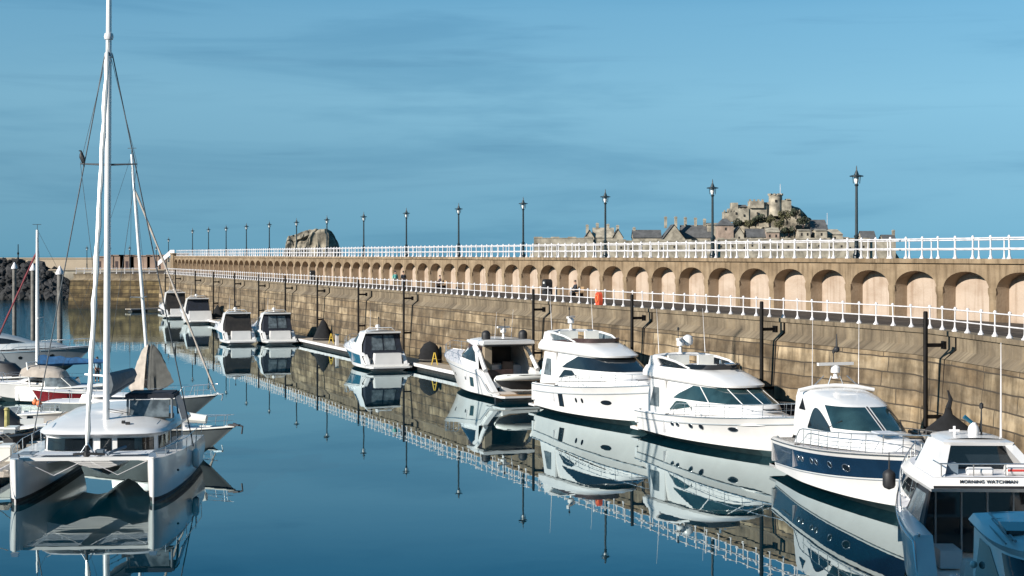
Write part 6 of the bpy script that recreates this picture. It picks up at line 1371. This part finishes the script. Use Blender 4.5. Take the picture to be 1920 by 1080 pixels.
# ================================================================== PEOPLE
def person(label, loc, rz, J, top='teal', legs='denim', hairm='hair', sleeves=True, group=None):
    r = thing('person', label, 'person', loc, rz, group)
    def skin(name, pts, edges, mt, root=0, lev=1):
        me = bpy.data.meshes.new(name); me.from_pydata([p for p, _ in pts], edges, []); me.materials.append(M[mt]); o = bpy.data.objects.new(name, me); COL.objects.link(o); o.parent = r
        mo = o.modifiers.new('skin', 'SKIN'); lay = me.skin_vertices[0] if me.skin_vertices else None
        if lay is None:
            bpy.context.view_layer.objects.active = o; lay = me.skin_vertices.new()
        for i, (_, q) in enumerate(pts): lay.data[i].radius = (q, q) if not isinstance(q, tuple) else q; lay.data[i].use_root = i == root
        o.modifiers.new('sub', 'SUBSURF').levels = lev; o.modifiers['sub'].render_levels = lev; mo.use_smooth_shade = True; return o
    pv, ch, nk, hd_ = J['pelvis'], J['chest'], J['neck'], J['head']; pts, ed = [(pv, .13)], []
    def add(p, q, par): pts.append((p, q)); ed.append((par, len(pts)-1)); return len(pts)-1
    a = add(tuple((V(pv)+V(ch))/2), .125, 0); c = add(ch, .14, a); n = add(nk, .06, c); h0 = add(tuple(V(hd_)-V((0, 0, .05))), .075, n); add(tuple(V(hd_)+V((.0, 0, .07))), .085, h0); add(tuple(V(hd_)+V((.10, 0, -.01))), .018, h0)
    for s_ in ('l', 'r'):
        y = .18 if s_ == 'l' else -.18
        s0 = add((ch[0], ch[1]+y, ch[2]+.10), .062, c); e = add(J['elbow_'+s_], .045, s0); w_ = add(J['wrist_'+s_], .03, e); d = (V(J['wrist_'+s_])-V(J['elbow_'+s_])).normalized(); p = V(J['wrist_'+s_])+d*.08; hnd = add(tuple(p), .034, w_)
        for k in range(4): add(tuple(p+d*(.085-.012*abs(k-1.4))+V((.022*(k-1.5), .01*(1 if y < 0 else -1), -.01))), .009, hnd)
        add(tuple(p-d*.02+V((.06, 0, 0))), .011, hnd)
        yh = .09 if s_ == 'l' else -.09
        hp = add((pv[0], pv[1]+yh, pv[2]-.06), .095, 0); kn = add(J['knee_'+s_], .06, hp); an = add(J['ankle_'+s_], .04, kn); add(tuple(V(J['ankle_'+s_])+V((.17, 0, -.05))), .035, an)
    skin('body', pts, ed, 'skin')
    P = {q: V(v) for q, v in J.items()}
    tp = [(pv, .15), (tuple((V(pv)+V(ch))/2), .145), (ch, .16), (tuple(V(nk)-V((0, 0, .05))), .085)]; te = [(0, 1), (1, 2), (2, 3)]
    for s_ in ('l', 'r'):
        y = .18 if s_ == 'l' else -.18; tp += [((ch[0], ch[1]+y, ch[2]+.10), .078), (J['elbow_'+s_], .06), (tuple(P['elbow_'+s_].lerp(P['wrist_'+s_], .85)), .045)]; k = len(tp); te += [(2, k-3), (k-3, k-2)]+([(k-2, k-1)] if sleeves else [])
        if not sleeves: tp.pop()
    skin('shirt', tp, te, top)
    tp = [(pv, .145)]; te = []
    for s_ in ('l', 'r'):
        yh = .09 if s_ == 'l' else -.09; tp += [((pv[0], pv[1]+yh, pv[2]-.06), .11), (J['knee_'+s_], .078), (tuple(P['ankle_'+s_]+V((0, 0, .06))), .058)]; k = len(tp); te += [(0, k-3), (k-3, k-2), (k-2, k-1)]
    skin('trousers', tp, te, legs)
    for s_ in ('l', 'r'):
        m = MB(); q = P['ankle_'+s_]; m.path([q+V((-.07, 0, -.04)), q+V((.0, 0, -.035)), q+V((.13, 0, -.05)), q+V((.2, 0, -.06))], [.045, .05, .045, .025], 8); m.build('shoe', 'rubber', r)
    m = MB(); c_ = V(hd_)+V((-.025, 0, .05)); rows = [[c_+V((.10*sin(a*pi/14)*cos(b*pi/6), .092*sin(a*pi/14)*sin(b*pi/6), .115*cos(a*pi/14))) for b in range(13)] for a in range(9)]; m.grid(rows); m.build('hair', hairm, r)
    for s_ in (-1, 1):
        m = MB(); m.ball(V(hd_)+V((.083, .032*s_, .025)), .012, 6); m.build('eye', 'ink', r); m = MB(); m.ball(V(hd_)+V((.0, .085*s_, .01)), .022, 6); m.build('ear', 'skin', r)
    m = MB(); m.path([V(hd_)+V((.088, -.022, -.05)), V(hd_)+V((.094, 0, -.052)), V(hd_)+V((.088, .022, -.05))], .006, 5); m.build('mouth', 'redstripe', r); return r
WALK = dict(pelvis=(0, 0, .93), chest=(.03, 0, 1.28), neck=(.04, 0, 1.48), head=(.06, 0, 1.62), elbow_l=(-.10, .25, 1.12), wrist_l=(.06, .25, .90), elbow_r=(.02, -.25, 1.10), wrist_r=(.22, -.22, .98), knee_l=(.20, .09, .50), ankle_l=(.30, .09, .09), knee_r=(-.02, -.09, .48), ankle_r=(-.30, -.09, .13))
STAND = dict(pelvis=(0, 0, .93), chest=(.02, 0, 1.29), neck=(.02, 0, 1.49), head=(.05, 0, 1.63), elbow_l=(0, .26, 1.11), wrist_l=(.10, .24, .88), elbow_r=(0, -.26, 1.11), wrist_r=(.14, -.18, .92), knee_l=(.03, .1, .49), ankle_l=(0, .1, .08), knee_r=(.03, -.1, .49), ankle_r=(-.02, -.1, .08))
SIT = dict(pelvis=(0, 0, .52), chest=(.02, 0, .88), neck=(.05, 0, 1.07), head=(.09, 0, 1.21), elbow_l=(.14, .25, .74), wrist_l=(.34, .16, .64), elbow_r=(.14, -.25, .74), wrist_r=(.34, -.16, .64), knee_l=(.42, .1, .50), ankle_l=(.40, .11, .08), knee_r=(.42, -.1, .50), ankle_r=(.44, -.11, .08))
p = W(u_at(741, 44.4), 44.4, 6.2); person('person in a teal top walking along the promenade, left of the pair', p, WALL_ROT+pi, WALK, 'teal', 'khaki')
p = W(u_at(756.5, 44.7), 44.7, 6.2); person('person in dark blue clothes walking behind the teal top on the promenade', p, WALL_ROT, WALK, 'darkcloth', 'denim')
def bench_sitter(px, lab, blab, top, D=48.6):
    p = W(u_at(px, D), D, 6.2); rz = atan2(-WX*0-WX, -WY) if False else WALL_ROT+pi/2
    f = V((-WY, WX))         # towards the water
    b = thing('bench', blab, 'bench', (p.x-f.x*.1, p.y-f.y*.1, 6.2), atan2(f.y, f.x)); m = MB(); m.box((0, 0, .40), (.45, 1.6, .05)); m.build('seat', 'teak', b, smooth=False); m = MB(); m.box((-.24, 0, .68), (.05, 1.6, .36)); m.build('backrest', 'teak', b, smooth=False)
    for s_ in (-.7, .7): m = MB(); m.box((0, s_, .19), (.4, .06, .38)); m.build('leg', 'pile', b, smooth=False)
    person(lab, (p.x, p.y, 6.2), atan2(f.y, f.x), SIT, top, 'darkcloth')
bench_sitter(1080, 'person in dark clothes sitting on the bench left of the lifebuoy housing', 'wooden bench below the arches, left of the lifebuoy housing', 'darkcloth')
bench_sitter(826, 'person in dark clothes sitting on the bench right of the two walkers', 'wooden bench below the arches, right of the two walkers', 'brown')
p = at_z(182, 716, .55); person('person in a pale blue top standing on the pontoon behind the catamaran mast', (p.x, p.y, .55), R(-60), STAND, 'paleblue', 'brown')
